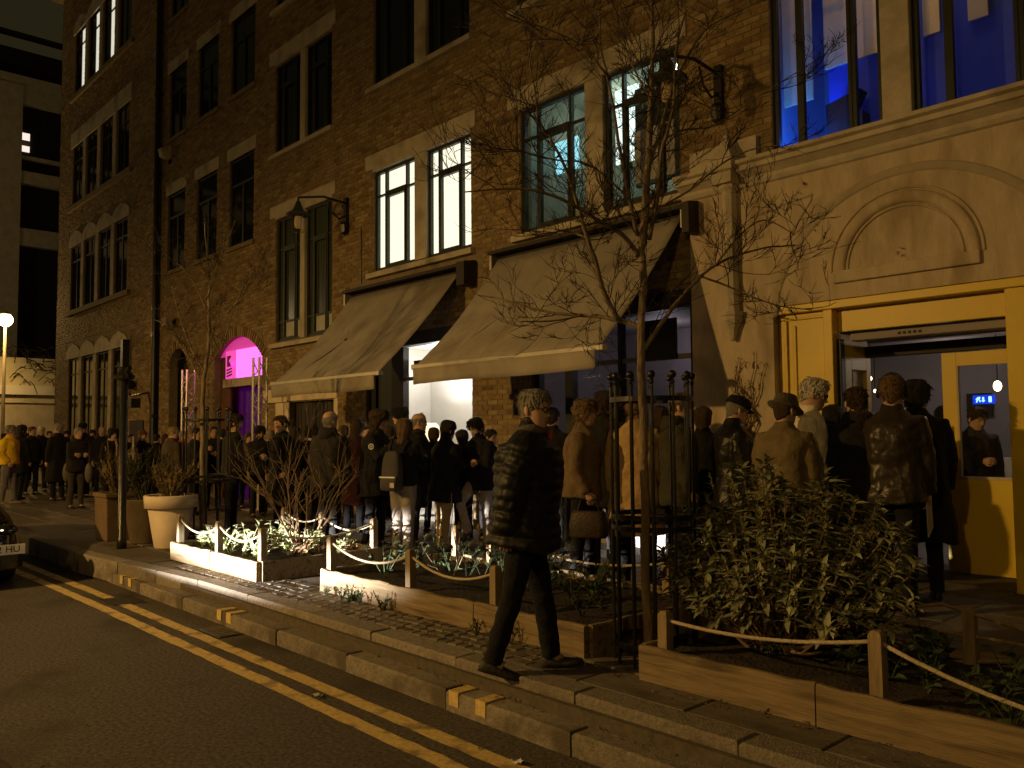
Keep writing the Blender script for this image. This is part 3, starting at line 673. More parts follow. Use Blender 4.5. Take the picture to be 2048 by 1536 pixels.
def door_leaf(h, e, z0, z1, y='yellow'):
    """glazed leaf from hinge h to free edge e"""
    h, e = np.array([*h, 0.0]), np.array([*e, 0.0]); u = (e - h); w = np.linalg.norm(u); u /= w; nrm = np.array([-u[1], u[0], 0])
    def bar(name, a, b, c, d, mat='yellow', par=None, th=.022):
        q = MB(); q.obox(h + u * (a + b) / 2 + np.array([0, 0, (c + d) / 2]), u * (b - a) / 2, nrm * th, (0, 0, (d - c) / 2)); o = q.build(name, mat, par or B); 
        if mat == 'yellow': bevel(o, .004)
        return o
    zm = PV + .98
    leaf = bar('door', 0, .10, z0, z1); bar('stile', w - .14, w, z0, z1, par=leaf); bar('top_rail', .1, w - .14, z1 - .14, z1, par=leaf)
    bar('lower_panel', .1, w - .14, z0, zm - .03, par=leaf); bar('glazing_bead', .1, w - .14, zm - .03, zm, 'stone', leaf, .026); bar('pane', .1, w - .14, zm, z1 - .14, 'glass', leaf, .004)
    bar('glazing_bead', w - .155, w - .14, zm, z1 - .14, 'stone', leaf, .026)
    q = MB(); c = h + u * (w - .07); q.tube([c - nrm * .06 + np.array([0, 0, 1.25]), c - nrm * .06 + np.array([0, 0, 1.75])], .012, 6); q.tube([c + nrm * .06 + np.array([0, 0, 1.25]), c + nrm * .06 + np.array([0, 0, 1.75])], .012, 6); q.build('handle', 'chrome', leaf)
door_leaf((-2.365, IY), (-3.36, IY), PV + .02, 2.49)
door_leaf((-4.11, IY - .03), (-4.12, IY - .60), PV + .02, 2.49)
s = MB(); s.box(-4.25, -2.26, 8.45, IY + .12, PV - .05, PV + .008); s.build('porch_floor', 'slab', B)
# room behind the yellow doors
MT['barwall'] = M('bar_wall', (0.40, 0.36, 0.36), 0.75, 0.1, 2)
room(-6.5, 0.5, FY + .82, FY + 5.5, PV, 3.0, MT['barwall'], 'bar_room')
s = MB(); s.box(-6.5, 0.5, FY + 1.6, FY + 1.75, 2.75, 3.0); s.build('ceiling_beam', 'shade_wall', B)
s = MB(); s.box(-5.6, -1.2, FY + 3.4, FY + 3.9, PV, PV + 1.08); s.build('bar_counter', 'white_wall', label='white bar counter at the back of the doorway room', cat='counter')
s = MB(); s.box(-4.75, -4.4, FY + 5.42, FY + 5.46, 1.9, 2.25); s.build('picture', 'darkwood', label='dark framed picture on the back wall of the bar', cat='picture')
s = MB(); s.box(-2.9, -0.6, FY + 3.0, FY + 3.04, 0.3, 1.98); s.build('screen_wall', 'white_wall', B)
lamp('bar_light', 'POINT', (-3.0, FY + 2.4, 2.62), 9, (1.0, 0.86, 0.72), .06)
lamp('bar_back_light', 'POINT', (-4.6, FY + 4.2, 2.5), 5, (1.0, 0.86, 0.75), .06)

# ------------------------------------------------------------------ neighbouring block at the far left
LB = thing('brick_block', 'tall dark brick block with scalloped stone lintels beyond the drainpipe', 'building', (-28, FY, PV))
LX0, LX1 = -32.7, -23.2
lops = []
rows = [(2.05 - 1.4, 4.32, 4), (5.95, 8.15, 4), (9.55, 11.6, 4), (13.4, 15.6, 4)]
for z0, z1, n in rows:
    a = -31.3; b = -25.3; step = (b - a) / n
    for k in range(n): lops.append((a + k * step + .22, a + (k + 1) * step - .22, z0, z1))
LY = FY - .06
w = MB(); wall_cells(w, LX0, LX1, 0, 17.5, LY + .012, lops, .2); w.add([(LX0, LY, 0), (LX0, LY, 17.5), (LX0, LY + 12, 17.5), (LX0, LY + 12, 0)], [(0, 1, 2, 3)]); w.add([(LX1, LY, 0), (LX1, LY, 17.5), (LX1, FY + .1, 17.5), (LX1, FY + .1, 0)], [(0, 3, 2, 1)])
lw = w.build('wall', 'mortar', LB, fix=False)
sk = lops + [(-31.4, -25.2, z1, z1 + .55) for _, z1, _ in rows]
lay_bricks(lw, brick_rects(LX0, LX1, PV, 17.3, sk, lambda x: 99, 5), LY + .012, 0)
LIT = ME('lit_far_window', (0.95, 0.9, 0.72), 0.75)
for i, o in enumerate(lops):
    lit = i in (12, 13, 14)
    y = LY + .05; fr = MB(); a, b, c, d = o; bars(fr, a, b, c, d, y, y + .05, .05); fr.box((a + b) / 2 - .025, (a + b) / 2 + .025, y, y + .05, c + .05, d - .05); fr.box(a + .05, b - .05, y - .003, y + .047, d - .55, d - .5)
    f_ = fr.build('window', 'frame', LB)
    for p, q in ((a + .05, (a + b) / 2 - .025), ((a + b) / 2 + .025, b - .05)):
        g = MB(); g.box(p, q, y + .02, y + .026, c + .05, d - .05); g.build('pane', LIT if lit and p > a + .1 else 'glass_dark', f_)
for ri, (z0, z1, n) in enumerate(rows):
    a = -31.3; b = -25.3; step = (b - a) / n
    for k in range(n):
        p, q = a + k * step, a + (k + 1) * step - .02; m = MB()
        if ri == 2: prof = [(p, z1 + .5), (p, z1), (q + .02, z1), (q + .02, z1 + .5)]
        else: prof = [(p, z1 + .22), (p, z1), (q, z1), (q, z1 + .22), (q - .22, z1 + .36), ((p + q) / 2, z1 + .50), (p + .22, z1 + .36)]
        m.prism(prof, 'y', LY - .03, LY + .15); m.build('lintel', 'stone', LB)
        if k < n - 1:
            m = MB(); m.box(q - .13, q + .15, LY - .01, LY + .15, z0, z1 - .003); m.build('mullion', 'stone', LB)
    m = MB(); m.box(a - .1, b + .1, LY - .08, LY + .12, z0 - .16, z0 - .003); m.build('sill', 'mortar', LB)
m = MB(); m.box(LX0 - .25, LX1, LY - .35, LY + .3, 17.4, 17.9); m.build('cornice', 'mortar', LB)
m = MB(); m.tube([(-25.0, LY - .03, 4.6), (-25.0, LY - .03, 2.95), (-24.9, LY - .03, 2.85), (-23.5, LY - .03, 2.9), (-23.3, LY - .05, 2.6), (-23.3, LY - .05, .4)], .02, 5); m.build('cable', 'iron', LB)
m = MB(); m.box(-24.95, -23.9, LY - .03, LY, 1.2, 2.16); m.build('notice_board', 'darkwood', LB)
fl = thing('flood_lamp', 'small pale flood lamp fixed to the dark brick wall by the drainpipe', 'lamp', (-22.4, FY, 9.2))
m = MB(); m.prism([(FY - .02, 9.05), (FY - .25, 9.1), (FY - .3, 9.3), (FY - .02, 9.4)], 'x', -22.52, -22.3); m.build('housing', 'stone', fl)
m = MB(); m.box(-22.45, -22.37, FY - .06, FY + .02, 8.95, 9.06); m.build('bracket', 'iron', fl)
for nm, lab, px_, py_ in (('security_camera', 'dark security camera on the left brick pier behind the black post', 274, 770), ('alarm_box', 'pale alarm box above the dark arched doorway behind the bare tree', 350, 645)):
    x_, z_ = fx(px_, py_); c = thing(nm, lab, 'camera' if 'cam' in nm else 'alarm box', (x_, FY - .1, z_))
    m = MB(); m.box(x_ - .16, x_ + .16, FY - .3, FY - .12, z_ - .12, z_ + .12); bevel(m.build('housing', 'iron' if 'cam' in nm else 'stone', c), .02)
    m = MB(); m.box(x_ - .04, x_ + .04, FY - .12, FY + .01, z_ - .04, z_ + .04); m.build('bracket', 'iron', c)

# ------------------------------------------------------------------ far buildings
FB = thing('concrete_building', 'dim modern concrete block with recessed floors and one lit window, far left', 'building', (-60, 14, 0))
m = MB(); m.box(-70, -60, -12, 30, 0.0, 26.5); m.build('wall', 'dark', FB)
m = MB(); m.box(-60.8, -59.4, 11.4, 12.9, 0, 24); m.build('column', 'concrete', FB)
def fbz(y, X=-59.5): 
    r = ray(40, y); return float((CC + r * (X / r[0]))[2])
for ya, yb in ((150, 205), (340, 365), (455, 490)):
    m = MB(); m.box(-60.6, -59.5, -12, 30, fbz(yb), fbz(ya)); m.build('floor_slab', 'concrete', FB)
m = MB(); m.box(-59.9, -59.6, -12, 30, fbz(315), fbz(308)); m.build('railing', 'concrete', FB)
m = MB(); m.box(-59.7, -59.2, -12, 30, fbz(75), fbz(68)); m.build('roof_edge', 'iron', FB)
p0, p1 = px_a = (CC + ray(33, 300) * (-59.9 / ray(33, 300)[0])), (CC + ray(60, 268) * (-59.9 / ray(60, 268)[0]))
m = MB(); m.box(-59.96, -59.9, p0[1], p1[1], p0[2], p1[2]); m.build('window', ME('far_lit_window', (1.0, 0.85, 0.75), 1.0), FB)
m = MB(); zc = (p0[2] * .65 + p1[2] * .35); m.box(-59.9, -59.86, p0[1], p1[1], zc - .05, zc + .3); m.build('blind', 'concrete', FB)
# low lit building across the junction
LW = thing('low_building', 'low pale building with a shutter lit by the corner lamp', 'building', (-44, 10, 0))
def zz(y, X=-43.0):
    r = ray(55, y); return float((CC + r * (X / r[0]))[2])
m = MB(); m.box(-48, -43, 3, 18, 0, zz(716)); m.build('wall', M('cream_render', (0.62, 0.56, 0.38), .8, .12, 2), LW)
m = MB(); m.box(-43.2, -42.6, 3, 18, zz(790), zz(772)); m.build('fascia', 'white_wall', LW)
m = MB(); m.box(-43.1, -42.8, 3, 18, zz(806), zz(797)); m.build('string_course', 'stone', LW)
m = MB(); m.box(-43.05, -42.9, 7, 10.9, 0, zz(806)); m.build('shutter', 'concrete', LW)
m = MB(); m.box(-43.05, -42.85, 10.95, 11.15, 0, zz(806)); m.build('door_post', 'white_wall', LW)
# branches of a dry climber over that wall
cl = MB(); r2 = random.Random(4)
for k in range(60):
    p = CC + ray(r2.uniform(0, 110), r2.uniform(690, 770)) * (-42.8 / ray(50, 720)[0]); q = p + np.array([0.1, r2.uniform(-.7, .7), r2.uniform(-.6, .2)]); cl.tube([p, (p + q) / 2 + np.array([.05, 0, .12]), q], .02, 4)
cl.build('dry_climber', 'twig', label='bare dry climber hanging over the low pale wall', cat='plant')
# corner street lamp
SLX = -39.2; p = CC + ray(11, 640) * (SLX / ray(11, 640)[0]); SLY, SLZ = float(p[1]), float(p[2])
sl_ = thing('street_lamp', 'glowing sodium street lamp on a post at the far left corner', 'street lamp', (SLX, SLY, PV))
m = MB(); m.tube([(SLX, SLY, PV), (SLX, SLY, 1.4), (SLX, SLY, SLZ - .3)], [.11, .075, .055], 8); m.build('post', 'concrete', sl_)
m = MB(); m.ball((SLX, SLY, SLZ), (.27, .27, .27), 14, 10); m.build('globe', ME('sodium_globe', (1.0, 0.72, 0.32), 32), sl_, smooth=True)
m = MB(); m.lathe([(.2, SLZ + .2), (.24, SLZ + .24), (.05, SLZ + .34)], (SLX, SLY, 0), 12); m.build('cap', 'iron', sl_)
bpy.data.objects['corner_lantern_light'].location = (SLX + .42, SLY - .3, SLZ)

# ------------------------------------------------------------------ wall lanterns
def wall_lantern(xw, zw, yl, zl, label):
    t = thing('wall_lantern', label, 'lantern', (xw, FY, zw), 'bracketed wall lanterns')
    m = MB(); m.box(xw - .05, xw + .05, FY - .06, FY + .02, zw - .28, zw + .22); m.lathe([(.0, -.5), (.07, -.44), (.09, -.3), (.07, -.25)], (xw, FY - .06, zw), 10); m.build('wall_plate', 'iron', t)
    m = MB(); m.tube([(xw, FY - .05, zw + .12), (xw, (FY + yl) / 2, zw + .16), (xw, yl, zw + .05)], .022, 7)
    m.tube([(xw, FY - .05, zw - .12), (xw, FY - .18, zw - .2), (xw, FY - .34, zw - .1), (xw, FY - .42, zw + .1)], .016, 6)
    m.tube([(xw + .16 * math.cos(a), FY - .2, zw - .02 + .1 * math.sin(a)) for a in np.linspace(0, 5, 10)], .01, 5); m.build('bracket', 'iron', t)
    m = MB(); m.lathe([(.01, .36), (.022, .33), (.015, .30), (.04, .27), (.065, .2), (.09, .14), (.12, .10), (.215, .05), (.22, .03), (.15, .02), (.0, .02)], (xw, yl, zl), 18); m.build('hood', M('verdigris_hood', (0.03, 0.04, 0.025), 0.45, 0.3), t, smooth=True)
    m = MB(); m.lathe([(.125, .02), (.13, -.05), (.125, -.24), (.105, -.28), (.0, -.29)], (xw, yl, zl), 18, cap=False); m.build('glass', MG('lantern_glass', (.92, .85, .7)), t, smooth=True)
    m = MB(); m.lathe([(.0, .02), (.06, .0), (.07, -.1), (.06, -.2), (.0, -.22)], (xw, yl, zl), 12); m.build('bulb', 'white_wall', t, smooth=True)
    return t
x1, z1 = fx(695, 420); wall_lantern(x1, z1, 7.35, 5.62, 'dark bracketed lantern with clear glass left of the bright window')
x1, z1 = fx(1440, 170); wall_lantern(x1, z1, 7.35, 5.5, 'dark bracketed lantern half hidden by twigs left of the blue-lit window')

# ------------------------------------------------------------------ awnings
def awning(x0, x1, zt, yf, zf, label, seed, dx=0.0):
    t = thing('awning', label, 'awning', ((x0 + x1) / 2, FY, zt), 'canvas awnings over the shopfront')
    n, k = 28, 14; r_ = random.Random(seed); V = []
    for i in range(n + 1):
        for j in range(k + 1):
            u, v = i / n, j / k
            z = zt - .07 + (zf - zt + .07) * v - .12 * math.sin(math.pi * v) * (0.8 + .2 * math.sin(u * 3 + seed)) + .006 * math.sin(u * 40) * math.sin(math.pi * v)
            V.append((x0 + .08 + (x1 - x0 - .16) * u + dx * v, FY - .1 + (yf - FY + .1) * v, z))
    m = MB(); m.add(V, [(i * (k + 1) + j, (i + 1) * (k + 1) + j, (i + 1) * (k + 1) + j + 1, i * (k + 1) + j + 1) for i in range(n) for j in range(k)])
    o = m.build('canopy', 'awning', t, smooth=True); s = o.modifiers.new('solid', 'SOLIDIFY'); s.thickness = .006
    for sx in range(1, 5):
        u = sx / 5; pts = [V[round(u * n) * (k + 1) + j] for j in range(k + 1)]; m = MB(); m.tube([(p_[0], p_[1] - .004, p_[2] + .006) for p_ in pts], .006, 4, flat=.5); m.build('seam', 'awning', t)
    m = MB(); V = []
    for i in range(n + 1):
        for j in range(4):
            u, v = i / n, j / 3; V.append((x0 + .10 + (x1 - x0 - .2) * u + dx, yf - .045 + .012 * math.sin(u * 14 + seed) * v, zf - .02 - .21 * v - .008 * math.sin(u * 9 + seed) * v))
    m.add(V, [(i * 4 + j, (i + 1) * 4 + j, (i + 1) * 4 + j + 1, i * 4 + j + 1) for i in range(n) for j in range(3)]); o = m.build('valance', 'awning', t, smooth=True); s = o.modifiers.new('solid', 'SOLIDIFY'); s.thickness = .005
    m = MB(); m.box(x0 + dx + .04, x1 + dx, yf - .04, yf + .05, zf - .035, zf + .035); bevel(m.build('front_bar', 'alu', t), .012)
    m = MB(); m.box(x0, x1 + .02, FY - .24, FY + .0, zt, zt + .05); m.box(x0 + .02, x1 - .02, FY - .05, FY + .0, zt - .18, zt - .003)
    m.build('cassette', 'darkwood', t)
    for xx in (x0, x1 - .03):
        m = MB(); m.box(xx, xx + .045, FY - .2, FY - .05, zt - .22, zt - .004); m.build('end_bracket', 'alu', t)
    m = MB(); m.prism([(FY - .26, zt - .3), (FY - .26, zt + .06), (FY - .02, zt + .1), (FY - .02, zt - .3)], 'x', x1 + .03, x1 + (.22 if seed == 1 else .13)); m.build('motor_box', 'darkwood', t)
    for sd, xx in ((1, x0 + .35), (-1, x1 - .35)):
        a = np.array([xx, FY - .1, zt - .2]); c = np.array([xx + dx + sd * .1, yf + .05, zf - .01]); b = (a + c) / 2 + np.array([sd * .75, .0, -.05])
        m = MB(); m.tube([a, b, c], .028, 6); m.ball(b, .05, 6, 5); m.build('folding_arm', 'frame', t)
    return t
awning(-13.38, -10.06, 4.28, 6.75, 2.58, 'pale canvas awning with tree shadows below the bright window', 1)
awning(-9.32, -5.86, 4.34, 6.75, 2.61, 'larger grey canvas awning behind the bare tree', 2, 0.0)

# ------------------------------------------------------------------ lighting trusses by the magenta entrance
def truss(xc, yc, z1, label):
    t = thing('lighting_truss', label, 'truss', (xc, yc, PV), 'aluminium lighting trusses')
    h = .15; cs = [(xc + h * math.cos(a), yc + h * math.sin(a)) for a in (math.radians(90), math.radians(210), math.radians(330))]
    for cx, cy in cs:
        m = MB(); m.tube([(cx, cy, PV), (cx, cy, z1)], .025, 7); m.build('chord', 'truss', t)
    m = MB(); n = int((z1 - PV) / .28)
    for i in range(n):
        for k in range(3):
            a, b = cs[k], cs[(k + 1) % 3]; za, zb = PV + .1 + i * .28, PV + .1 + (i + 1) * .28
            if i % 2: za, zb = zb, za
            m.tube([(a[0], a[1], za), (b[0], b[1], zb)], .011, 5)
    m.build('lacing', 'truss', t)
    m = MB(); m.box(xc - .25, xc + .25, yc - .25, yc + .25, PV, PV + .02); m.build('base_plate', 'truss', t)
p = py(520, 715, 7.6); truss(p[0], 7.6, p[2], 'silver lattice truss on the right of the magenta entrance')
p = py(376, 740, 7.6); truss(p[0], 7.6, p[2], 'silver lattice truss behind the bare tree, left of the magenta entrance')

# ------------------------------------------------------------------ black post with a sign bracket
PX, PYY = float(pz(243, 1097)[0]), float(pz(243, 1097)[1])
t = thing('black_post', 'tall black iron post with square cap beside the clay pots', 'post', (PX, PYY, PV))
m = MB(); m.tube([(PX, PYY, PV), (PX, PYY, PV + .12), (PX, PYY, PV + .14), (PX, PYY, 2.62)], [.062, .062, .05, .047], 12); m.build('shaft', 'iron', t, smooth=True)
m = MB(); m.box(PX - .045, PX + .045, PYY - .045, PYY + .045, 2.62, 2.98); m.build('cap', 'iron', t)
m = MB(); m.lathe([(.05, 2.44), (.12, 2.46), (.13, 2.5), (.05, 2.58)], (PX, PYY, 0), 12); m.tube([(PX - .12, PYY, 2.56), (PX + .14, PYY + .02, 2.6)], .03, 6); m.build('collar', 'iron', t)
m = MB(); m.tube([(PX, PYY, 2.15), (PX + .14, PYY + .06, 2.15)], .02, 5); m.box(PX + .12, PX + .26, PYY, PYY + .12, 2.08, 2.2); m.build('sign_bracket', 'iron', t)

# ------------------------------------------------------------------ pots
def fern(mb, c, n, h, spread, seed, r0=.01):
    r_ = random.Random(seed)
    for k in range(n):
        a = r_.uniform(0, 6.28); l = h * r_.uniform(.55, 1.1); s_ = spread * r_.uniform(.3, 1)
        b = np.array(c) + np.array([math.cos(a), math.sin(a), 0]) * .08 * r_.random(); tip = b + np.array([math.cos(a) * s_, math.sin(a) * s_, l]); mid = (b + tip) / 2 + np.array([0, 0, .12 * l])
        mb.tube([b, mid, tip], [r0, r0 * .7, .002], 4)
        for q in range(14):
            tt = .25 + .75 * q / 14; p0 = b * (1 - tt) + tip * tt + np.array([0, 0, .12 * l * (1 - abs(2 * tt - 1))]); d = np.array([r_.gauss(0, 1), r_.gauss(0, 1), r_.gauss(.5, .6)]); d /= np.linalg.norm(d)
            e = p0 + d * r_.uniform(.05, .12); w_ = np.cross(d, [0, 0, 1.0]); w_ = w_ / (np.linalg.norm(w_) + 1e-6) * .009
            mb.add([p0 - w_, p0 + w_, e + w_ * .3, e - w_ * .3], [(0, 1, 2, 3)])
p = pz(332, 1098); px0, py0 = float(p[0]) - .12, float(p[1]) + .1
t = thing('plant_pot', 'large cream pot with a wide rim at the end of the lit flower bed', 'plant pot', (px0, py0, PV), 'plant pots by the post')
m = MB(); m.lathe([(.19, 0), (.20, .02), (.285, .52), (.275, .52)], (px0, py0, PV), 28); m.build('bowl', 'pot_cream', t, smooth=True)
m = MB(); m.lathe([(.285, .515), (.325, .52), (.335, .67), (.32, .685), (.295, .67), (.285, .6)], (px0, py0, PV), 28, cap=False); m.build('rim', 'pot_cream', t, smooth=True)
m = MB(); m.lathe([(.0, .6), (.29, .6)], (px0, py0, PV), 20, cap=False); m.build('soil', 'soil', t)
m = MB(); fern(m, (px0, py0, PV + .58), 46, .5, .33, 1); m.build('foliage', 'conifer', t)
p = pz(280, 1088); px0, py0 = float(p[0]) - .1, float(p[1]) + .12
t = thing('plant_pot', 'round dull grey pot with a dark conifer in the middle of the three pots', 'plant pot', (px0, py0, PV), 'plant pots by the post')
m = MB(); m.lathe([(.2, 0), (.21, .02), (.3, .58), (.315, .6), (.29, .6), (.27, .5)], (px0, py0, PV), 24); m.build('bowl', 'pot_grey', t, smooth=True)
m = MB(); m.lathe([(.0, .5), (.28, .5)], (px0, py0, PV), 20, cap=False); m.build('soil', 'soil', t)
m = MB(); fern(m, (px0, py0, PV + .5), 90, .75, .35, 2); m.build('foliage', 'conifer2', t)
p = pz(222, 1082); px0, py0 = float(p[0]) - .2, float(p[1]) + .18
t = thing('plant_pot', 'square brown clay planter with withered conifer left of the black post', 'plant pot', (px0, py0, PV), 'plant pots by the post')
m = MB(); m.rings([[(px0 + a * w_, py0 + b * w_, PV + z) for a, b in ((-1, -1), (1, -1), (1, 1), (-1, 1))] for w_, z in ((.25, 0), (.27, .6), (.29, .6), (.29, .66), (.25, .66), (.24, .55))]); bevel(m.build('box', 'pot_brown', t), .01)
m = MB(); m.box(px0 - .25, px0 + .25, py0 - .25, py0 + .25, PV + .5, PV + .56); m.build('soil', 'soil', t)
m = MB(); fern(m, (px0, py0, PV + .55), 70, .7, .3, 3); m.build('foliage', 'conifer', t)

# ------------------------------------------------------------------ flower beds edged with boards, posts and rope
def bed(label, x0, x1, y0, y1, h, fposts, bposts, ropes, seed, group='timber-edged flower beds'):
    t = thing('flower_bed', label, 'flower bed', ((x0 + x1) / 2, (y0 + y1) / 2, PV), group); r_ = random.Random(seed)
    def board(a, b, th=.045):
        a, b = np.array(a), np.array(b); u = b - a; L_ = np.linalg.norm(u); u /= L_; nn = np.array([-u[1], u[0]])
        n = max(1, round(L_ / 1.25)); 
        for k in range(n):
            s0, s1 = L_ * k / n + .004, L_ * (k + 1) / n - .004; V = []; st = 8
            for i in range(st + 1):
                q = a + u * (s0 + (s1 - s0) * i / st); tt = r_.uniform(-.006, .006); top = h + r_.uniform(-.008, .008)
                for o_, z in ((-th / 2, 0), (-th / 2, top - .01), (-th / 2 + .01, top), (th / 2 - .01, top), (th / 2, top - .01), (th / 2, 0)):
                    p_ = q + nn * (o_ + tt * (z / h)); V.append((p_[0], p_[1], PV + z))
            m = MB(); m.rings([V[i * 6:(i + 1) * 6] for i in range(st + 1)]); m.build('board', 'timber', t)
    board((x0, y0), (x1, y0)); board((x1, y0 + .03), (x1, y1 - .03)); board((x1, y1), (x0, y1)); board((x0, y1 - .03), (x0, y0 + .03))
    m = MB(); n, k = 24, 10; V = [(x0 + .03 + (x1 - x0 - .06) * i / n, y0 + .03 + (y1 - y0 - .06) * j / k, PV + h - .06 + r_.uniform(-.02, .02)) for i in range(n + 1) for j in range(k + 1)]
    m.add(V, [(i * (k + 1) + j, (i + 1) * (k + 1) + j, (i + 1) * (k + 1) + j + 1, i * (k + 1) + j + 1) for i in range(n) for j in range(k)]); m.build('soil', 'soil', t)
    P = {}
    for key, (px_, py_, zt) in {**fposts, **bposts}.items():
        lean = (r_.uniform(-.015, .015), r_.uniform(-.015, .015)); m = MB(); q = .032
        m.rings([[(px_ + a * q * s_ + lean[0] * z, py_ + b * q * s_ + lean[1] * z, PV + z) for a, b in ((-1, -1), (1, -1), (1, 1), (-1, 1))] for s_, z in ((1, 0), (1, zt - .02), (.6, zt))]); m.build('post', 'timber2', t)
        P[key] = np.array([px_ + lean[0] * zt, py_ + lean[1] * zt, PV + zt - .05])
    for a, b, dr in ropes:
        pts = sag(P[a] if isinstance(a, str) else a, P[b] if isinstance(b, str) else b, dr, 14); m = MB(); m.tube(pts, .011, 6)
        m.build('rope', 'rope', t, smooth=True)
    return t
H1 = .2
def gp(x, y, z): p = pz(x, y, PV + z); return float(p[0]), float(p[1])
b1 = bed('flower bed nearest the pots, its boards and plants lit white by headlamps', -10.15, -7.92, 3.88, 5.32, H1,
    dict(a=(-10.08, 3.95, .52), b=(-9.0, 3.95, .52), c=(-7.98, 3.95, .52)), dict(d=(-10.05, 5.27, .52), e=(-9.1, 5.27, .52), f=(-7.98, 5.27, .52)), [('a', 'b', .12), ('b', 'c', .12), ('d', 'e', .1), ('e', 'f', .12), ('c', 'f', .1)], 1)
b2 = bed('long middle flower bed with dark green plants behind the walking man', -7.08, -3.75, 4.1, 5.62, H1,
    dict(a=(-7.0, 4.16, .50), b=(-5.75, 4.16, .50), c=(-4.7, 4.16, .48)), dict(d=(-6.9, 5.56, .5), e=(-6.35, 5.56, .55), f=(-4.2, 5.56, .45)), [('a', 'b', .12), ('b', 'c', .11), ('e', 'f', .14)], 2)
b3 = bed('near flower bed at lower right with the large sage bush and rope', -3.22, 1.2, 3.99, 5.22, H1,
    dict(a=(-3.1, 4.07, .40), b=(-1.84, 4.07, .49), c=(.4, 4.07, .5)), dict(d=(-3.05, 5.15, .42), e=(-1.8, 5.15, .45), f=(-.3, 5.15, .5)), [('a', 'b', .05), ('b', 'c', .22)], 3)
# crossed cords of the back fence of the near bed
for a, b, za, zb in ((-1.95, -.3, .45, .12), (-1.95, -.3, .12, .45), (-3.2, -1.95, .45, .12), (-3.2, -1.95, .12, .45), (-3.2, -.3, .3, .28)):
    m = MB(); m.tube([(a, 5.15, PV + za), (b, 5.15, PV + zb)], .011, 5); m.build('cross_cord', 'timber2', b3)

# ------------------------------------------------------------------ leaves and small plants
def leaf_mesh(l, w_, fold=.25, bend=.3, n=3):
    V = []; F_ = []
    for i in range(n + 1):
        t = i / n; ww = w_ * math.sin(math.pi * (0.08 + .92 * t) ** .8) * .5 + .001; x = l * t; z = -bend * l * t * t
        V += [(x, -ww, z + fold * ww), (x, 0, z), (x, ww, z + fold * ww)]
    for i in range(n):
        a = i * 3; F_ += [(a, a + 1, a + 4, a + 3), (a + 1, a + 2, a + 5, a + 4)]
    return V, F_
def rot_to(d, roll_):
    d = Vector(d).normalized(); q = d.to_track_quat('X', 'Z'); return q @ Matrix.Rotation(roll_, 3, 'X').to_quaternion()
def put_leaf(mb, V, F_, p, d, roll_=0, s=1):
    q = rot_to(d, roll_); mb.add([Vector(p) + q @ (Vector(v) * s) for v in V], F_)
LV, LF = leaf_mesh(.095, .042)
def small_plants(parent_label, n, area, hmin, hmax, mat, seed, ls=.6, upright=.8, name='bedding_plant', cat='plant', leaves=22, group=None, flower=0.0, base=None):
    base = PV + H1 - .06 if base is None else base
    r_ = random.Random(seed)
    for k in range(n):
        x_, y_ = r_.uniform(area[0], area[1]), r_.uniform(area[2], area[3]); h = r_.uniform(hmin, hmax); m = MB(); fl = []
        for s_ in range(r_.randint(4, 7)):
            a = r_.uniform(0, 6.28); tip = np.array([x_ + math.cos(a) * h * .45, y_ + math.sin(a) * h * .45, base + h * r_.uniform(.6, 1)]); b = np.array([x_, y_, base - .02])
            m.tube([b, (b + tip) / 2 + np.array([0, 0, .05 * h]), tip], [.005, .004, .002], 4)
            for q in range(leaves // 5):
                tt = r_.uniform(.2, 1); p_ = b + (tip - b) * tt; d = (r_.gauss(0, 1), r_.gauss(0, 1), r_.gauss(upright, .5)); put_leaf(m, LV, LF, p_, d, r_.uniform(-1, 1), ls * r_.uniform(.6, 1.3))
            if r_.random() < flower: fl.append(tip)
        t = m.build(name, mat, label=parent_label, cat=cat, group=group)
        if fl:
            m = MB()
            for p_ in fl:
                for q in range(6): put_leaf(m, LV, LF, p_, (math.cos(q), math.sin(q), .5), 0, .45)
            fo = m.build('flower', 'flower', t)
small_plants('leafy pale plant in the brightly lit flower bed', 20, (-9.9, -8.1, 4.0, 5.1), .15, .34, 'leaf_pale', 11, .8, .9, group='plants in the lit bed', flower=.35)
small_plants('bright white flowers at the left end of the lit flower bed', 5, (-10.0, -9.6, 4.0, 4.4), .15, .3, 'leaf_pale', 12, .7, .9, name='white_flower', group='white flowers in the lit bed', flower=1.0)
small_plants('withered brown plant at the right end of the lit flower bed', 7, (-8.7, -8.1, 4.4, 5.1), .1, .22, 'leaf_brown', 13, .8, .4, group='withered plants in the lit bed')
small_plants('dark green herb in the middle flower bed', 26, (-6.9, -3.9, 4.3, 5.4), .2, .5, 'leaf2', 14, .7, .9, group='herbs in the middle bed')
small_plants('low dark foliage in the near flower bed behind the rope', 26, (-3.0, .2, 4.15, 5.1), .12, .3, 'leaf2', 15, .8, .7, group='low plants in the near bed')
small_plants('small weed growing against the front board of a bed', 10, (-6.9, -4.2, 3.98, 4.04), .06, .16, 'leaf2', 16, .35, .9, name='weed', group='weeds along the boards', base=PV + .005)
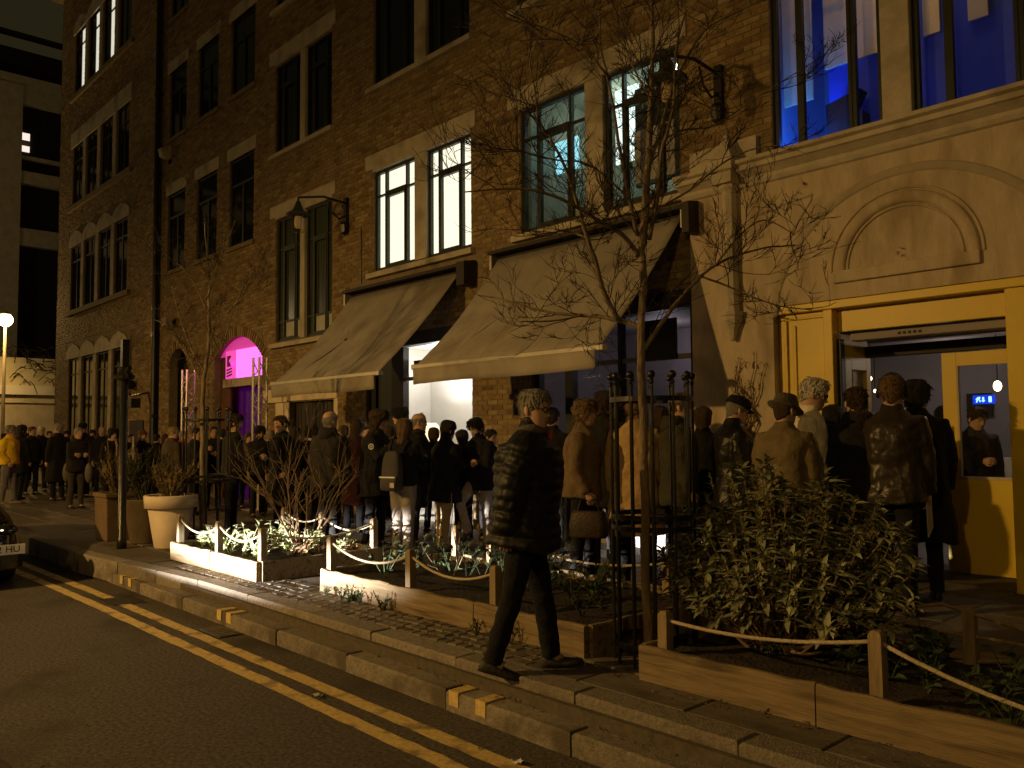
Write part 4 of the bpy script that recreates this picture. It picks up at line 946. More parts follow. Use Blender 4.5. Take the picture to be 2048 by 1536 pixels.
# bare shrub in the lit bed
def branchy(mb, p, d, l, r0, lev, r_, up=.15, spread=.75, seg=3):
    pts = [np.array(p, float)]; dd = np.array(d, float)
    for i in range(seg):
        dd = dd + np.array([r_.gauss(0, .16), r_.gauss(0, .16), r_.gauss(up * .4, .1)]); dd /= np.linalg.norm(dd); pts.append(pts[-1] + dd * l / seg)
    mb.tube(pts, list(np.linspace(r0, r0 * .55, seg + 1)), 5 if r0 > .006 else 4 if r0 > .003 else 3, cap=False)
    if lev <= 0: return
    for k in range(r_.randint(2, 4)):
        i = r_.randint(1, seg); e = dd + np.array([r_.gauss(0, spread), r_.gauss(0, spread), r_.gauss(up, spread * .6)]); e /= np.linalg.norm(e)
        branchy(mb, pts[i], e, l * r_.uniform(.5, .8), max(.0021, r0 * .62), lev - 1, r_, up, spread, seg)
r_ = random.Random(21)
def shrub(x_, y_, h, n, seed, label, mat='drytwig', lev=3, r0=.012, group=None):
    r_ = random.Random(seed); t = thing('bare_shrub', label, 'shrub', (x_, y_, PV), group); m = MB()
    for k in range(n):
        a = 6.28 * k / n + r_.uniform(-.3, .3); branchy(m, (x_ + .04 * math.cos(a), y_ + .04 * math.sin(a), PV + .1), (math.cos(a) * .7, math.sin(a) * .7, .9), h * .5, r0, lev, r_, .2, .55)
    m.build('stems', mat, t)
shrub(-8.85, 4.85, 1.55, 9, 5, 'large leafless shrub with reddish stems behind the lit flowers')
shrub(-6.3, 5.0, .8, 3, 6, 'thin leafless sapling by a post in the middle bed', lev=2, r0=.007)
shrub(-5.2, 5.0, .7, 5, 8, 'dark feathery shrub behind the walking man', 'leaf2', 3, .006)

# ------------------------------------------------------------------ large sage bush
def sage():
    r_ = random.Random(31); q_ = py(1562, 1100, 4.68); cx, cy = float(q_[0]), float(q_[1])
    t = thing('sage_bush', 'large grey-green sage bush in the near flower bed', 'bush', (cx, cy, PV))
    st = MB(); leaves = []
    for k in range(400):
        a = r_.uniform(0, 6.28); el = math.acos(r_.uniform(-.12, 1)); R_ = r_.uniform(.5, 1.0)
        c = np.array([cx + math.sin(el) * math.cos(a) * .78 * R_, cy + math.sin(el) * math.sin(a) * .58 * R_, PV + .45 + math.cos(el) * .70 * R_ * (1 + .15 * math.sin(3 * a))])
        b = np.array([cx + r_.gauss(0, .07), cy + r_.gauss(0, .07), PV + .15]); mid = (b + c) / 2 + np.array([0, 0, -.06])
        st.tube([b, mid, c], [.011, .007, .004], 4, cap=False)
        out = c - np.array([cx, cy, PV + .25]); out /= np.linalg.norm(out); out = out * .6 + np.array([0, 0, .65])
        tip = c + out * r_.uniform(.06, .16); st.tube([c, tip], [.004, .002], 4, cap=False)
        for q in range(15):
            tt = q / 15; p_ = c * (1 - tt) + tip * tt if q > 4 else mid * (1 - (.6 + q * .08)) + c * (.6 + q * .08)
            aa = q * 1.57 + r_.uniform(-.4, .4); u = np.cross(out, [1, 0.3, 0]); u /= np.linalg.norm(u); v_ = np.cross(out, u)
            d = u * math.cos(aa) + v_ * math.sin(aa) + out * (0.25 + .9 * tt); leaves.append((p_, d, r_.uniform(-.5, .5), r_.choice((.5, .8, 1.0, 1.0, 1.35)) * r_.uniform(.75, 1.15) * (1.1 - .45 * tt)))
    st.build('stems', 'drytwig', t)
    leaves.sort(key=lambda q: depth(q[0])); V, F_ = leaf_mesh(.088, .033, .3, .4)
    me = MB(); me.add(V, F_); me = me.mesh('leaf', 'leaf', True); rest = MB()
    for i, (p_, d, ro, s) in enumerate(leaves):
        if i < 300:
            o = inst(me, 'leaf', t, p_, scale=(s, s, s)); o.rotation_mode = 'QUATERNION'; o.rotation_quaternion = rot_to(d, ro)
        else: put_leaf(rest, V, F_, p_, d, ro, s)
    rest.build('foliage', 'leaf', t, smooth=True, fix=False, kind='stuff')
sage()

# ------------------------------------------------------------------ trees
def make_tree(label, d0, limbs, seed, twig_len, lev, density, trunk_r):
    """limbs: pixel polylines with a depth drift per limb, start radius and end radius"""
    r_ = random.Random(seed); base = pd(limbs[0][0][0][0], limbs[0][0][0][1], d0)
    t = thing('bare_tree', label, 'tree', (base[0], base[1], PV), 'young leafless street trees'); tr = MB(); cr = MB()
    def smooth(P):
        P = [np.array(p) for p in P]; out = []
        for i in range(len(P) - 1):
            p0, p1, p2, p3 = P[max(0, i - 1)], P[i], P[i + 1], P[min(len(P) - 1, i + 2)]
            for s in (0, .25, .5, .75):
                out.append(.5 * ((2 * p1) + (-p0 + p2) * s + (2 * p0 - 5 * p1 + 4 * p2 - p3) * s * s + (-p0 + 3 * p1 - 3 * p2 + p3) * s ** 3))
        return out + [P[-1]]
    for li, (px_, da, db, ra, rb) in enumerate(limbs):
        n = len(px_); P = [pd(x, y, d0 + da + (db - da) * i / (n - 1)) for i, (x, y) in enumerate(px_)]
        P = smooth(P); k = len(P); P = [p + np.array([r_.gauss(0, 1), r_.gauss(0, 1), r_.gauss(0, .5)]) * ra * .12 * (0 < i < k - 1) for i, p in enumerate(P)]
        tr.tube(P, list(np.linspace(ra, rb, k)), 10 if ra > .03 else 6)
        if li == 0 and trunk_r: continue
        for i in range(1, k):
            seg = np.linalg.norm(P[i] - P[i - 1]); m = seg * density
            cnt = int(m) + (r_.random() < m - int(m)); tdir = (P[i] - P[i - 1]) / (seg + 1e-9)
            for q in range(cnt):
                s = r_.random(); p0 = P[i - 1] * (1 - s) + P[i] * s; e = tdir * .7 + np.array([r_.gauss(0, .7), r_.gauss(0, .7), r_.gauss(.25, .5)]); e /= np.linalg.norm(e)
                branchy(cr, p0, e, twig_len * r_.uniform(.5, 1.3), max(.0034, rb * .7), lev, r_, .12, .55, 4)
    tr.build('trunk', 'bark', t, smooth=True); cr.build('crown', 'twig', t, fix=False)
    return t
tb = pz(1296, 1338); D1 = depth(tb)
make_tree('slender bare tree inside the near black tree guard', D1, [
    ([(1297, 1345), (1293, 1200), (1291, 1000), (1287, 860), (1284, 740), (1283, 650), (1287, 560), (1285, 490)], 0, 0, .031, .021),
    ([(1285, 490), (1292, 400), (1298, 300), (1302, 210), (1306, 100), (1303, 0), (1300, -70)], 0, .35, .028, .007),
    ([(1284, 655), (1245, 642), (1205, 634), (1165, 630), (1105, 626), (1050, 612), (1000, 598), (955, 590)], 0, .5, .02, .005),
    ([(1165, 630), (1120, 640), (1080, 643), (1040, 643)], .2, .1, .008, .004),
    ([(1238, 640), (1208, 585), (1192, 525), (1176, 480), (1160, 425), (1135, 345), (1105, 285), (1078, 245), (1040, 215)], .05, -.35, .017, .005),
    ([(1278, 512), (1245, 470), (1200, 443), (1150, 412), (1090, 386), (1030, 378), (930, 384)], 0, -.5, .016, .004),
    ([(1172, 475), (1140, 465), (1090, 468), (1030, 472), (960, 455)], -.1, .45, .008, .003),
    ([(1275, 470), (1262, 410), (1240, 300), (1230, 235), (1214, 150), (1202, 95), (1198, 20)], 0, -.35, .015, .005),
    ([(1298, 480), (1314, 400), (1322, 310), (1345, 220), (1352, 100), (1372, 20)], 0, -.3, .014, .005),
    ([(1300, 330), (1345, 180), (1372, 120), (1410, 60), (1478, 22), (1530, 0)], .1, .5, .011, .004),
    ([(1288, 700), (1320, 650), (1350, 610), (1385, 570), (1420, 537), (1470, 512), (1530, 496), (1590, 490)], 0, .35, .016, .005),
    ([(1400, 552), (1450, 570), (1500, 592), (1560, 612), (1625, 620)], .2, .1, .008, .003),
    ([(1430, 532), (1480, 470), (1530, 440), (1590, 470)], .2, -.1, .007, .003),
    ([(1310, 420), (1380, 380), (1440, 330), (1500, 300), (1560, 290)], 0, -.4, .008, .003),
    ([(1298, 300), (1360, 262), (1430, 250), (1520, 190), (1650, 110)], 0, .3, .008, .003),
    ([(1262, 400), (1180, 330), (1110, 320), (1030, 300), (950, 300)], 0, -.3, .007, .003),
    ([(1215, 150), (1160, 90), (1100, 60), (1040, 40)], -.3, -.6, .006, .003),
    ([(1076, 243), (1070, 180), (1060, 120), (1085, 60)], -.35, -.4, .006, .003),
    ([(1302, 200), (1260, 120), (1240, 40), (1250, -30)], .1, .5, .007, .003),
    ([(1304, 120), (1330, 60), (1385, 10), (1440, -40)], .2, -.4, .007, .003),
], 3, .30, 3, 7.5, True)
tb = pz(405, 1066, PV + .15); D2 = depth(tb)
make_tree('thin pale-trunked bare tree in the lit flower bed', D2, [
    ([(404, 1080), (404, 980), (406, 880), (405, 800), (410, 745), (418, 680), (417, 600)], 0, 0, .04, .02),
    ([(417, 600), (420, 560), (412, 490), (408, 430)], 0, .3, .018, .006),
    ([(410, 745), (385, 700), (362, 640), (348, 590), (342, 560)], 0, -.3, .015, .005),
    ([(413, 735), (445, 690), (470, 610), (505, 560), (545, 545)], 0, .3, .013, .004),
    ([(405, 770), (380, 720), (360, 690), (330, 650), (310, 640)], 0, .4, .011, .004),
    ([(416, 630), (395, 580), (370, 540), (330, 510)], 0, -.3, .009, .004),
    ([(419, 570), (440, 520), (460, 470), (470, 440)], 0, .2, .008, .004),
    ([(414, 690), (440, 640), (480, 600), (520, 570)], 0, -.4, .008, .004),
], 9, .30, 3, 6.0, True)

def tree_guard(label, cx, cy, h, rad=.26, nb=12, flare=0.0):
    t = thing('tree_guard', label, 'tree guard', (cx, cy, PV), 'black iron tree guards')
    for k in range(nb):
        a = 2 * math.pi * k / nb + .15; x_, y_ = cx + rad * math.cos(a), cy + rad * math.sin(a)
        m = MB(); m.tube([(x_, y_, PV - .02), (x_, y_, PV + h - .05)], .0105, 6); m.build('upright', 'iron', t)
        m = MB(); m.ball((x_, y_, PV + h - .02), .026, 8, 6); m.lathe([(.013, -.06), (.016, -.045), (.01, -.03)], (x_, y_, PV + h - .02), 6); m.build('finial', 'iron', t, smooth=True)
    for z in (h - .17, h * .5, h * .5 - .07, .12):
        m = MB(); m.rings([[(cx + (rad + q) * math.cos(a), cy + (rad + q) * math.sin(a), PV + z + w_) for q, w_ in ((-.007, -.016), (.009, -.016), (.009, .016), (-.007, .016))] for a in np.linspace(0, 2 * math.pi, 33)], cap=False); m.build('hoop', 'iron', t)
    return t
tree_guard('black iron tree guard with ball finials around the near tree', float(tb[0]) * 0 + float(pz(1300, 1322)[0]), float(pz(1300, 1322)[1]) + .06, 1.83)
tree_guard('black iron tree guard around the tree in the lit bed', float(pz(404, 1066, PV + .15)[0]), float(pz(404, 1066, PV + .15)[1]) + .05, 1.83, .3)

# ------------------------------------------------------------------ dry creeper on the stucco pilaster
cp = MB(); r_ = random.Random(77); cl_ = MB()
for k in range(9):
    x_, z_ = fx(1500 + r_.uniform(-15, 15), 905); pts = []
    for i in range(7): pts.append((x_ + r_.gauss(0, .05) + .02 * i * (k % 3 - 1), SY - .03, z_ + i * .17 * (0.7 + .05 * k)))
    cp.tube(pts, list(np.linspace(.012, .003, 7)), 4)
    for q in range(26):
        i = r_.randrange(6); p_ = np.array(pts[i]) + (np.array(pts[i + 1]) - np.array(pts[i])) * r_.random(); put_leaf(cl_, LV, LF, p_ + np.array([0, -.02, 0]), (r_.gauss(0, 1), -.4, r_.gauss(-.2, 1)), 0, r_.uniform(.3, .7))
for px_, py_ in ((1605, 395), (1640, 462), (1655, 470), (1690, 290), (1560, 310), (1620, 370), (1680, 285), (1730, 278), (1800, 510), (1810, 514)):
    x_, z_ = fx(px_, py_)
    for q in range(4): put_leaf(cl_, LV, LF, (x_ + r_.gauss(0, .03), SY - .02, z_ + r_.gauss(0, .03)), (r_.gauss(0, 1), -.3, r_.gauss(0, 1)), 0, r_.uniform(.2, .5))
ct = thing('creeper', 'dry creeper climbing the stucco beside the yellow door surround', 'creeper', (*fx(1500, 905)[:1], SY, fx(1500, 905)[1]))
cp.build('stems', 'drytwig', ct); cl_.build('foliage', 'leaf_brown', ct)

# ------------------------------------------------------------------ car at the left edge
def car():
    X0 = -10.9; yc, hw = 1.66, .88
    t = thing('parked_car', 'black car nose with pale number plate at the left edge', 'car', (X0 - 2.1, yc, 0))
    def prof(x):                       # x = distance behind the nose: (bottom, belt, top, half width)
        top = np.interp(x, [0, .05, .15, .5, 1.0, 1.15, 1.8, 2.2, 3.0, 3.6, 4.1, 4.2], [.62, .70, .76, .84, .93, .96, 1.38, 1.45, 1.46, 1.36, 1.0, .8])
        w_ = np.interp(x, [0, .08, .25, .6, 1.2, 3.5, 4.05, 4.2], [.55, .70, .81, .87, .88, .88, .82, .7])
        return .2 if .1 < x < 4.1 else .24, top, w_
    rings = []
    for x in [0, .04, .1, .2, .35, .55, .8, 1.05, 1.15, 1.4, 1.8, 2.2, 2.6, 3.0, 3.4, 3.7, 4.0, 4.15, 4.2]:
        b, tp, w_ = prof(x); wt = w_ * np.interp(x, [0, 1.1, 1.8, 3.0, 3.8, 4.2], [.92, .92, .70, .70, .78, .9]); zb = min(.88, tp - .06)
        ring = [(-w_ * .9, b), (-w_, b + .1), (-w_, .5), (-w_ * .98, zb - .05), (-wt, tp - .08), (-wt * .85, tp - .02), (0, tp), (wt * .85, tp - .02), (wt, tp - .08), (w_ * .98, zb - .05), (w_, .5), (w_, b + .1), (w_ * .9, b), (0, b)]
        rings.append([(X0 - x, yc + y_, z) for y_, z in ring])
    m = MB(); m.rings(rings); o = m.build('body', 'carpaint', t, smooth=True); s = o.modifiers.new('sub', 'SUBSURF'); s.levels = 1; s.render_levels = 2
    for k, z in enumerate((.50, .55, .60, .65)):
        m = MB(); m.tube([(X0 - .085, yc - .52, z), (X0 - .005, yc - .3, z), (X0 + .012, yc, z), (X0 - .005, yc + .3, z), (X0 - .075, yc + .5, z)], .009, 5); m.build('grille_bar', 'chrome' if k == 3 else 'carpaint', t)
    for sd in (-1, 1):
        m = MB(); m.ball((X0 - .13, yc + sd * .66, .66), (.11, .14, .065), 12, 8); m.build('headlight', 'glass_dark', t, smooth=True)
        m = MB(); m.ball((X0 - .045, yc + sd * .62, .665), (.02, .03, .015), 8, 6); m.build('headlight_glint', ME('lens_glint', (1, .95, .85), 1.2), t, smooth=True)  # highlight on the unlit headlight, put in as a small glowing ball
        m = MB(); m.ball((X0 - .07, yc + sd * .55, .40), (.03, .07, .035), 8, 6); m.build('fog_lamp', 'chrome', t, smooth=True)
        m = MB(); m.tube([(X0 - .085, yc + sd * .62, .47), (X0 - .03, yc + sd * .42, .45)], .008, 5); m.build('air_vent', 'chrome', t)
        for xw in (.85, 3.4):
            cy = yc + sd * .80; m = MB(); n = 24
            m.rings([[(X0 - xw + r0 * math.cos(2 * math.pi * j / n), cy + sd * w_, .31 + r0 * math.sin(2 * math.pi * j / n)) for j in range(n)] for r0, w_ in ((.2, .06), (.3, .09), (.315, .06), (.315, -.06), (.3, -.09))]); wh = m.build('wheel', 'rubber', t, smooth=True)
            m = MB(); m.rings([[(X0 - xw + r0 * math.cos(2 * math.pi * j / n), cy + sd * w_, .31 + r0 * math.sin(2 * math.pi * j / n)) for j in range(n)] for r0, w_ in ((.02, .085), (.1, .08), (.19, .07), (.205, .062))]); m.build('rim', 'chrome', wh)
    m = MB(); m.prism([(X0 - 1.2, .99), (X0 - 1.78, 1.35), (X0 - 1.80, 1.36), (X0 - 1.17, 1.0)], 'y', yc - .62, yc + .62); m.build('windscreen', 'glass_dark', t)
    # plate, mounted low and to the kerb side
    py0, py1 = yc + .32, yc + .84
    q = MB(); q.obox((X0 + .012, (py0 + py1) / 2, .45), (.004, 0, 0), (0, .26, 0), (0, 0, .056)); pl = q.build('number_plate', 'plate', t); q = MB()
    text_obj('MP52 HU', 'plate_lettering', 'black', t, (X0 + .019, (py0 + py1) / 2, .45), .105, (math.pi / 2, 0, math.pi / 2))
    m = MB(); m.rings([[(X0 - d_, yc + y_, z) for z, d_ in ((.24, .07), (.3, -.004), (.46, -.006), (.49, .06))] for y_ in (-.8, .86)], cap=False, closed=False); 
    m = MB(); m.rings([[(X0 + .008 - np.interp(abs(y_), [0, .5, .75, .86], [0, .01, .06, .25]), yc + y_, z), (X0 - .06 - np.interp(abs(y_), [0, .5, .75, .86], [0, .01, .06, .25]), yc + y_, z)] for y_, z in [(0, .2)]], cap=False, closed=False)
    rr = []
    for y_ in np.linspace(-.87, .87, 21):
        bx = X0 + .006 - np.interp(abs(y_), [0, .6, .8, .87], [0, .004, .07, .22]); rr.append([(bx - .1, yc + y_, .2), (bx, yc + y_, .23), (bx, yc + y_, .46), (bx - .1, yc + y_, .49)])
    m = MB(); m.rings(rr); m.build('bumper', 'carpaint', t, smooth=False)
car()

# ------------------------------------------------------------------ litter and fallen leaves
lt = MB(); r_ = random.Random(5)
for k in range(420):
    if k < 260: x_, y_, z_ = r_.uniform(-4.6, .6), 4.06 - abs(r_.gauss(0, .16)), PV + .006
    elif k < 340: x_, y_, z_ = r_.uniform(-5.5, 0), 3.47 - abs(r_.gauss(0, .05)), .138
    else: x_, y_, z_ = r_.uniform(-7, 0), r_.uniform(.8, 3.28), .006
    put_leaf(lt, LV, LF, (x_, y_, z_ + .006), (r_.gauss(0, 1), r_.gauss(0, 1), .12), r_.uniform(-.6, .6), r_.uniform(.12, .42))
lt.build('fallen_leaves', 'leaf_brown', kind='stuff', label='scattered dry leaves and straw along the boards and kerb', cat='leaves')
for px_, py_, z, lab in ((1035, 1528, 0, 'crumpled pale scrap of paper on the inner yellow line'), (635, 1395, 0, 'thin curled pale strip of litter below the lower kerb'), (965, 1362, .13, 'small pale wrapper on the lower kerb step')):
    p = pz(px_, py_, z); m = MB(); r_ = random.Random(px_)
    n = 5; V = [(p[0] + (i - 2) * .016, p[1] + (j - 2) * .012, z + .004 + r_.random() * .022) for i in range(n) for j in range(n)]; m.add(V, [(i * n + j, (i + 1) * n + j, (i + 1) * n + j + 1, i * n + j + 1) for i in range(n - 1) for j in range(n - 1)])
    o = m.build('paper_scrap', 'paper', label=lab, cat='litter'); s = o.modifiers.new('s', 'SOLIDIFY'); s.thickness = .002

# ------------------------------------------------------------------ lamp in the white shop, bulbs and exit sign in the bar
p = py(856, 862, FY + .75); lx_, lz_ = float(p[0]), float(p[2])
t = thing('floor_lamp', 'glowing lamp with a rounded shade in the bright shop', 'lamp', (lx_, FY + .75, PV))
m = MB(); m.lathe([(.2, lz_ - .17), (.215, lz_ - .05), (.2, lz_ + .08), (.15, lz_ + .14)], (lx_, FY + .75, 0), 24, cap=False); m.build('shade', MT['lampshade'], t, smooth=True)
m = MB(); m.lathe([(.14, 0), (.15, .02), (.02, .04)], (lx_, FY + .75, PV), 16); m.tube([(lx_, FY + .75, PV), (lx_, FY + .75, lz_ - .1)], .012, 6); m.build('stand', 'iron', t)
lamp('floor_lamp_light', 'POINT', (lx_, FY + .75, lz_ + .02), 60, (1.0, .95, .9), .04)
lamp('shop_light', 'POINT', (-11.75, FY + .8, 2.95), 42, (1.0, .97, .95), .08)
for px_, py_, Y, lab, e in ((1995, 772, FY + 2.4, 'bare bright ceiling bulb seen through the open door pane', 9), (1741, 757, FY + 3.2, 'small hanging filament bulb above the heads in the doorway', 3), (1750, 782, FY + 5.0, 'tiny distant bulb at the back of the bar', 3)):
    p = py(px_, py_, Y); r0 = .045 if e > 5 else .022; t = thing('hanging_bulb', lab, 'bulb', p)
    m = MB(); m.ball(p, (r0, r0, r0 * 1.3), 10, 8); m.build('bulb', ME('bulb_glow', (1.0, .75, .42), e * 2.2), t, smooth=True)
    m = MB(); m.tube([p + np.array([0, 0, r0]), (p[0], p[1], 2.98)], .006, 5); m.build('flex', 'iron', t)
p = py(1968, 799, FY + 2.95); t = thing('exit_sign', 'small blue lit exit sign on the bar wall behind the door pane', 'sign', p)
SB = ME('blue_sign', (0.01, 0.05, 0.9), 0.7); SW = ME('sign_symbol', (0.35, .75, 1.0), 1.6)
m = MB(); m.box(p[0] - .125, p[0] + .125, p[1] - .01, p[1] + .01, p[2] - .055, p[2] + .055); m.build('panel', SB, t)
for nm, pl in (('running_figure', [(-.09, -.035), (-.075, -.035), (-.06, 0), (-.045, -.03), (-.03, -.03), (-.05, .01), (-.035, .015), (-.04, .035), (-.07, .03), (-.095, .0), (-.08, -.005)]), ('arrow', [(-.005, -.035), (.02, -.01), (.006, -.01), (.006, .03), (-.016, .03), (-.016, -.01), (-.03, -.01)]), ('door', [(.055, -.035), (.09, -.035), (.09, .035), (.055, .035)])):
    m = MB(); m.prism([(p[0] + a, p[2] + b) for a, b in pl], 'y', p[1] - .014, p[1] - .011); m.build(nm, SW, t)

# ------------------------------------------------------------------ people
PM = {}
def cloth(name, col, rough=.85, var=.25, bump=.35, bs=45, sheen=.03, spec=.25):
    if name not in PM: PM[name] = M(name, col, rough, var, 7, bump, bs, spec=spec, sheen=sheen)
    return PM[name]
SKIN = {'fair': M('fair_skin', (0.52, 0.33, 0.23), .55, .12, 9, .1, 60), 'tan': M('tan_skin', (0.36, 0.21, 0.13), .55, .12, 9, .1, 60)}
EYE = M('eye', (0.03, 0.02, 0.015), .2, .1); LIP = M('lip', (0.38, 0.16, 0.12), .5, .1)
HAIRC = {'black': (0.012, 0.009, 0.007), 'brown': (0.055, 0.03, 0.014), 'light': (0.17, 0.105, 0.05), 'blond': (0.34, 0.25, 0.13), 'grey': (0.26, 0.24, 0.21), 'white': (0.62, 0.58, 0.50), 'red': (0.11, 0.035, 0.015)}
HM = {k: M(k + '_hair', v, .6, .45, 20, .8, 90, stretch=(6, 6, 1)) for k, v in HAIRC.items()}
# head profile, z above chin: front, back, half width
HZ = np.array([-.11, -.06, -.03, -.012, .0, .02, .045, .07, .10, .125, .15, .175, .20, .220, .232, .236])
HFr = np.array([.052, .050, .052, .060, .080, .091, .093, .094, .091, .096, .096, .090, .076, .054, .026, .004])
HBk = np.array([.070, .066, .066, .068, .070, .074, .080, .088, .096, .101, .103, .100, .088, .064, .032, .004])
HWd = np.array([.060, .056, .056, .056, .058, .063, .068, .072, .0755, .077, .0775, .0745, .065, .047, .024, .004])
def head_pt(z, ph, grow=0.0):
    f_, b_, w_ = np.interp(z, HZ, HFr) + grow, np.interp(z, HZ, HBk) + grow, np.interp(z, HZ, HWd) + grow
    c, s = math.cos(ph), math.sin(ph); x = (f_ if c > 0 else b_) * math.copysign(abs(c) ** (.95 if c < 0 else .88), c); y = w_ * math.copysign(abs(s) ** .92, s)
    if c > 0 and grow < .004:
        a = abs(ph)
        nz = math.exp(-((z - .083) / .011) ** 2) * .024 + math.exp(-((z - .105) / .018) ** 2) * .012
        x += nz * math.exp(-(a / .17) ** 2)
        x -= .012 * math.exp(-((z - .118) / .011) ** 2) * math.exp(-((a - .36) / .17) ** 2)
        x += .005 * math.exp(-((z - .134) / .007) ** 2) * math.exp(-((a - .3) / .3) ** 2)
        x += .006 * (math.exp(-((z - .053) / .006) ** 2) + math.exp(-((z - .041) / .006) ** 2)) * math.exp(-(a / .24) ** 2)
        x += .007 * math.exp(-((z - .012) / .014) ** 2) * math.exp(-(a / .3) ** 2)
    return x, y, z
FOLD = bpy.data.textures.new('cloth_folds', 'CLOUDS'); FOLD.noise_scale = .085; FOLD.noise_depth = 3
PH = np.concatenate([np.linspace(-.62, .62, 15), np.linspace(.8, 2 * math.pi - .8, 19)])

def person(label, hx, hy, Y, face=0.0, H=None, leg=((0, 0), (0, 0)), arm=('down', 'down'), top='black', topc=(0.012, 0.012, 0.013), hem=.82, bulk=1.0, leg_c=(0.009, 0.009, 0.011), leg_w=1.0, shoe_c=(0.012, 0.011, 0.01),
           hair='brown', hstyle='short', skin='fair', hat=None, hat_c=(0.01, .01, .01), glasses=False, beard=None, turn=None, nod=None, lean=None, hood=None, scarf=None, collar=.05, fine=True, puff=False, sheen=.04, rough=.85, X=None, group='people queuing along the pavement', ground=PV, extra=None, hard=False):
    p = py(hx, hy, Y); gx, gy = float(p[0]), float(p[1])
    if H is None: H = min(1.92, max(1.5, float(p[2]) - ground))
    s = H / 1.75; r_ = random.Random(int(hx * 7 + hy))
    if turn is None: turn = r_.uniform(-.45, .45)
    if nod is None: nod = r_.uniform(0, .2)
    if lean is None: lean = r_.uniform(-.03, .07)
    if leg == ((0, 0), (0, 0)): q_ = r_.uniform(-.1, .14); leg = ((q_, r_.uniform(.03, .16)), (-q_ * .6, r_.uniform(.02, .1)))
    root = thing('person', label, 'person', (gx, gy, ground), group)
    ca, sa = math.cos(face), math.sin(face)
    cl, sl = math.cos(lean), math.sin(lean)
    HIPZ = .93
    def LU(v):                      # upper-body lean about the hips
        x, y, z = v; z2 = z - HIPZ; return np.array([x * cl + z2 * sl, y, HIPZ + z2 * cl - x * sl])
    # legs: (thigh pitch, knee flex)
    def leg_pts(sd, th, kn):
        h = np.array([0, sd * .088, .91]); k = h + .42 * np.array([math.sin(th), sd * .02, -math.cos(th)]); a = k + .41 * np.array([math.sin(th - kn), sd * .02, -math.cos(th - kn)]); return h, k, a
    LG = {sd: leg_pts(sd, *leg[0 if sd > 0 else 1]) for sd in (1, -1)}
    dz = min(LG[1][2][2], LG[-1][2][2]) - .08
    xh = .0
    def W_(v):                      # local to world
        x, y, z = v[0] * s, v[1] * s, (v[2] - dz) * s; return (gx + x * ca - y * sa - hoff[0], gy + x * sa + y * ca - hoff[1], ground + z)
    hl = LU((0.015, 0, 1.62)); hoff = ((hl[0] * ca) * s, (hl[0] * sa) * s)     # keep the head over the given point
    def WB(mb): mb.v = [W_(v) for v in mb.v]; return mb
    ARM = {'down': (.06, .19, .18, .1), 'relax': (.0, .2, .45, .25), 'phone': (.35, .12, 1.55, .35), 'fold': (.35, .12, 1.35, 1.1), 'pocket': (-.18, .28, .75, .35), 'bag': (-.05, .12, .12, .05), 'swingf': (.42, .08, .35, .1), 'swingb': (-.5, .1, .25, .0), 'hang': (-.26, .1, .2, .0), 'point': (.35, .15, 1.1, -.1), 'chest': (.5, .15, 1.75, .7), 'holdbag': (-.1, .14, .55, .15)}
    hands = {}; arms = {}
    for sd, key in ((1, arm[0]), (-1, arm[1])):
        a, ab, e, c = ARM[key]; S = np.array([0.0, sd * .172, 1.402])
        u = np.array([math.sin(a), sd * math.sin(ab), -math.cos(a)]); u /= np.linalg.norm(u); E_ = S + u * .285
        pt = a + e; fdir = np.array([math.sin(pt) * math.cos(c), -sd * math.sin(c) * max(.3, math.sin(pt)), -math.cos(pt)]); fdir /= np.linalg.norm(fdir); Wt = E_ + fdir * .25
        arms[sd] = [LU(S), LU(E_), LU(Wt)]; fd = arms[sd][2] - arms[sd][1]; hands[sd] = (arms[sd][2], fd / np.linalg.norm(fd))
    # ---------------- body: one mesh
    b = MB(); b.cur = 0
    ct, st_ = math.cos(turn), math.sin(turn); cn, sn = math.cos(nod), math.sin(nod)
    def HT(v):                      # head local (chin origin) -> body local
        x, y, z = v; z0 = z + .0; x, z = x * cn + (z - .02) * sn, (z - .02) * cn - x * sn + .02
        wgt = min(1, max(0, (z0 + .09) / .09)); x2, y2 = x * ct - y * st_, x * st_ + y * ct
        return LU(((x2 * wgt + v[0] * (1 - wgt)) + .015, y2 * wgt + v[1] * (1 - wgt), z * wgt + v[2] * (1 - wgt) + 1.514))
    rings = []
    for z, dx_, wx in ((.86, .11, .15), (.95, .115, .165), (1.05, .10, .145), (1.15, .10, .15), (1.27, .11, .165), (1.36, .105, .17), (1.40, .08, .12)):
        rings.append([LU((dx_ * math.cos(q), wx * math.sin(q), z)) for q in PH])
    zs = np.concatenate([np.linspace(-.09, -.012, 4), np.linspace(-.004, .16, 24 if fine else 14), np.linspace(.17, .236, 8)])
    for z in zs: rings.append([HT(head_pt(z, q)) for q in PH])
    n = len(PH); b.rings(rings)
    # lips and brows by face colour
    nr = len(rings)
    for i in range(7, nr - 1):
        z = (zs[i - 7] + zs[min(i - 6, len(zs) - 1)]) / 2
        for j in range(n):
            a = (PH[j] + PH[(j + 1) % n]) / 2
            if a > math.pi: a -= 2 * math.pi
            fi = i * n + j
            if abs(a) < .26 and .036 < z < .056: b.m[fi] = 1
            elif .129 < z < .139 and .13 < abs(a) < .55: b.m[fi] = 2
            elif beard and z < .066 and z > -.03 and abs(a) < 1.35 and not (abs(a) < .24 and z > .034): b.m[fi] = 2
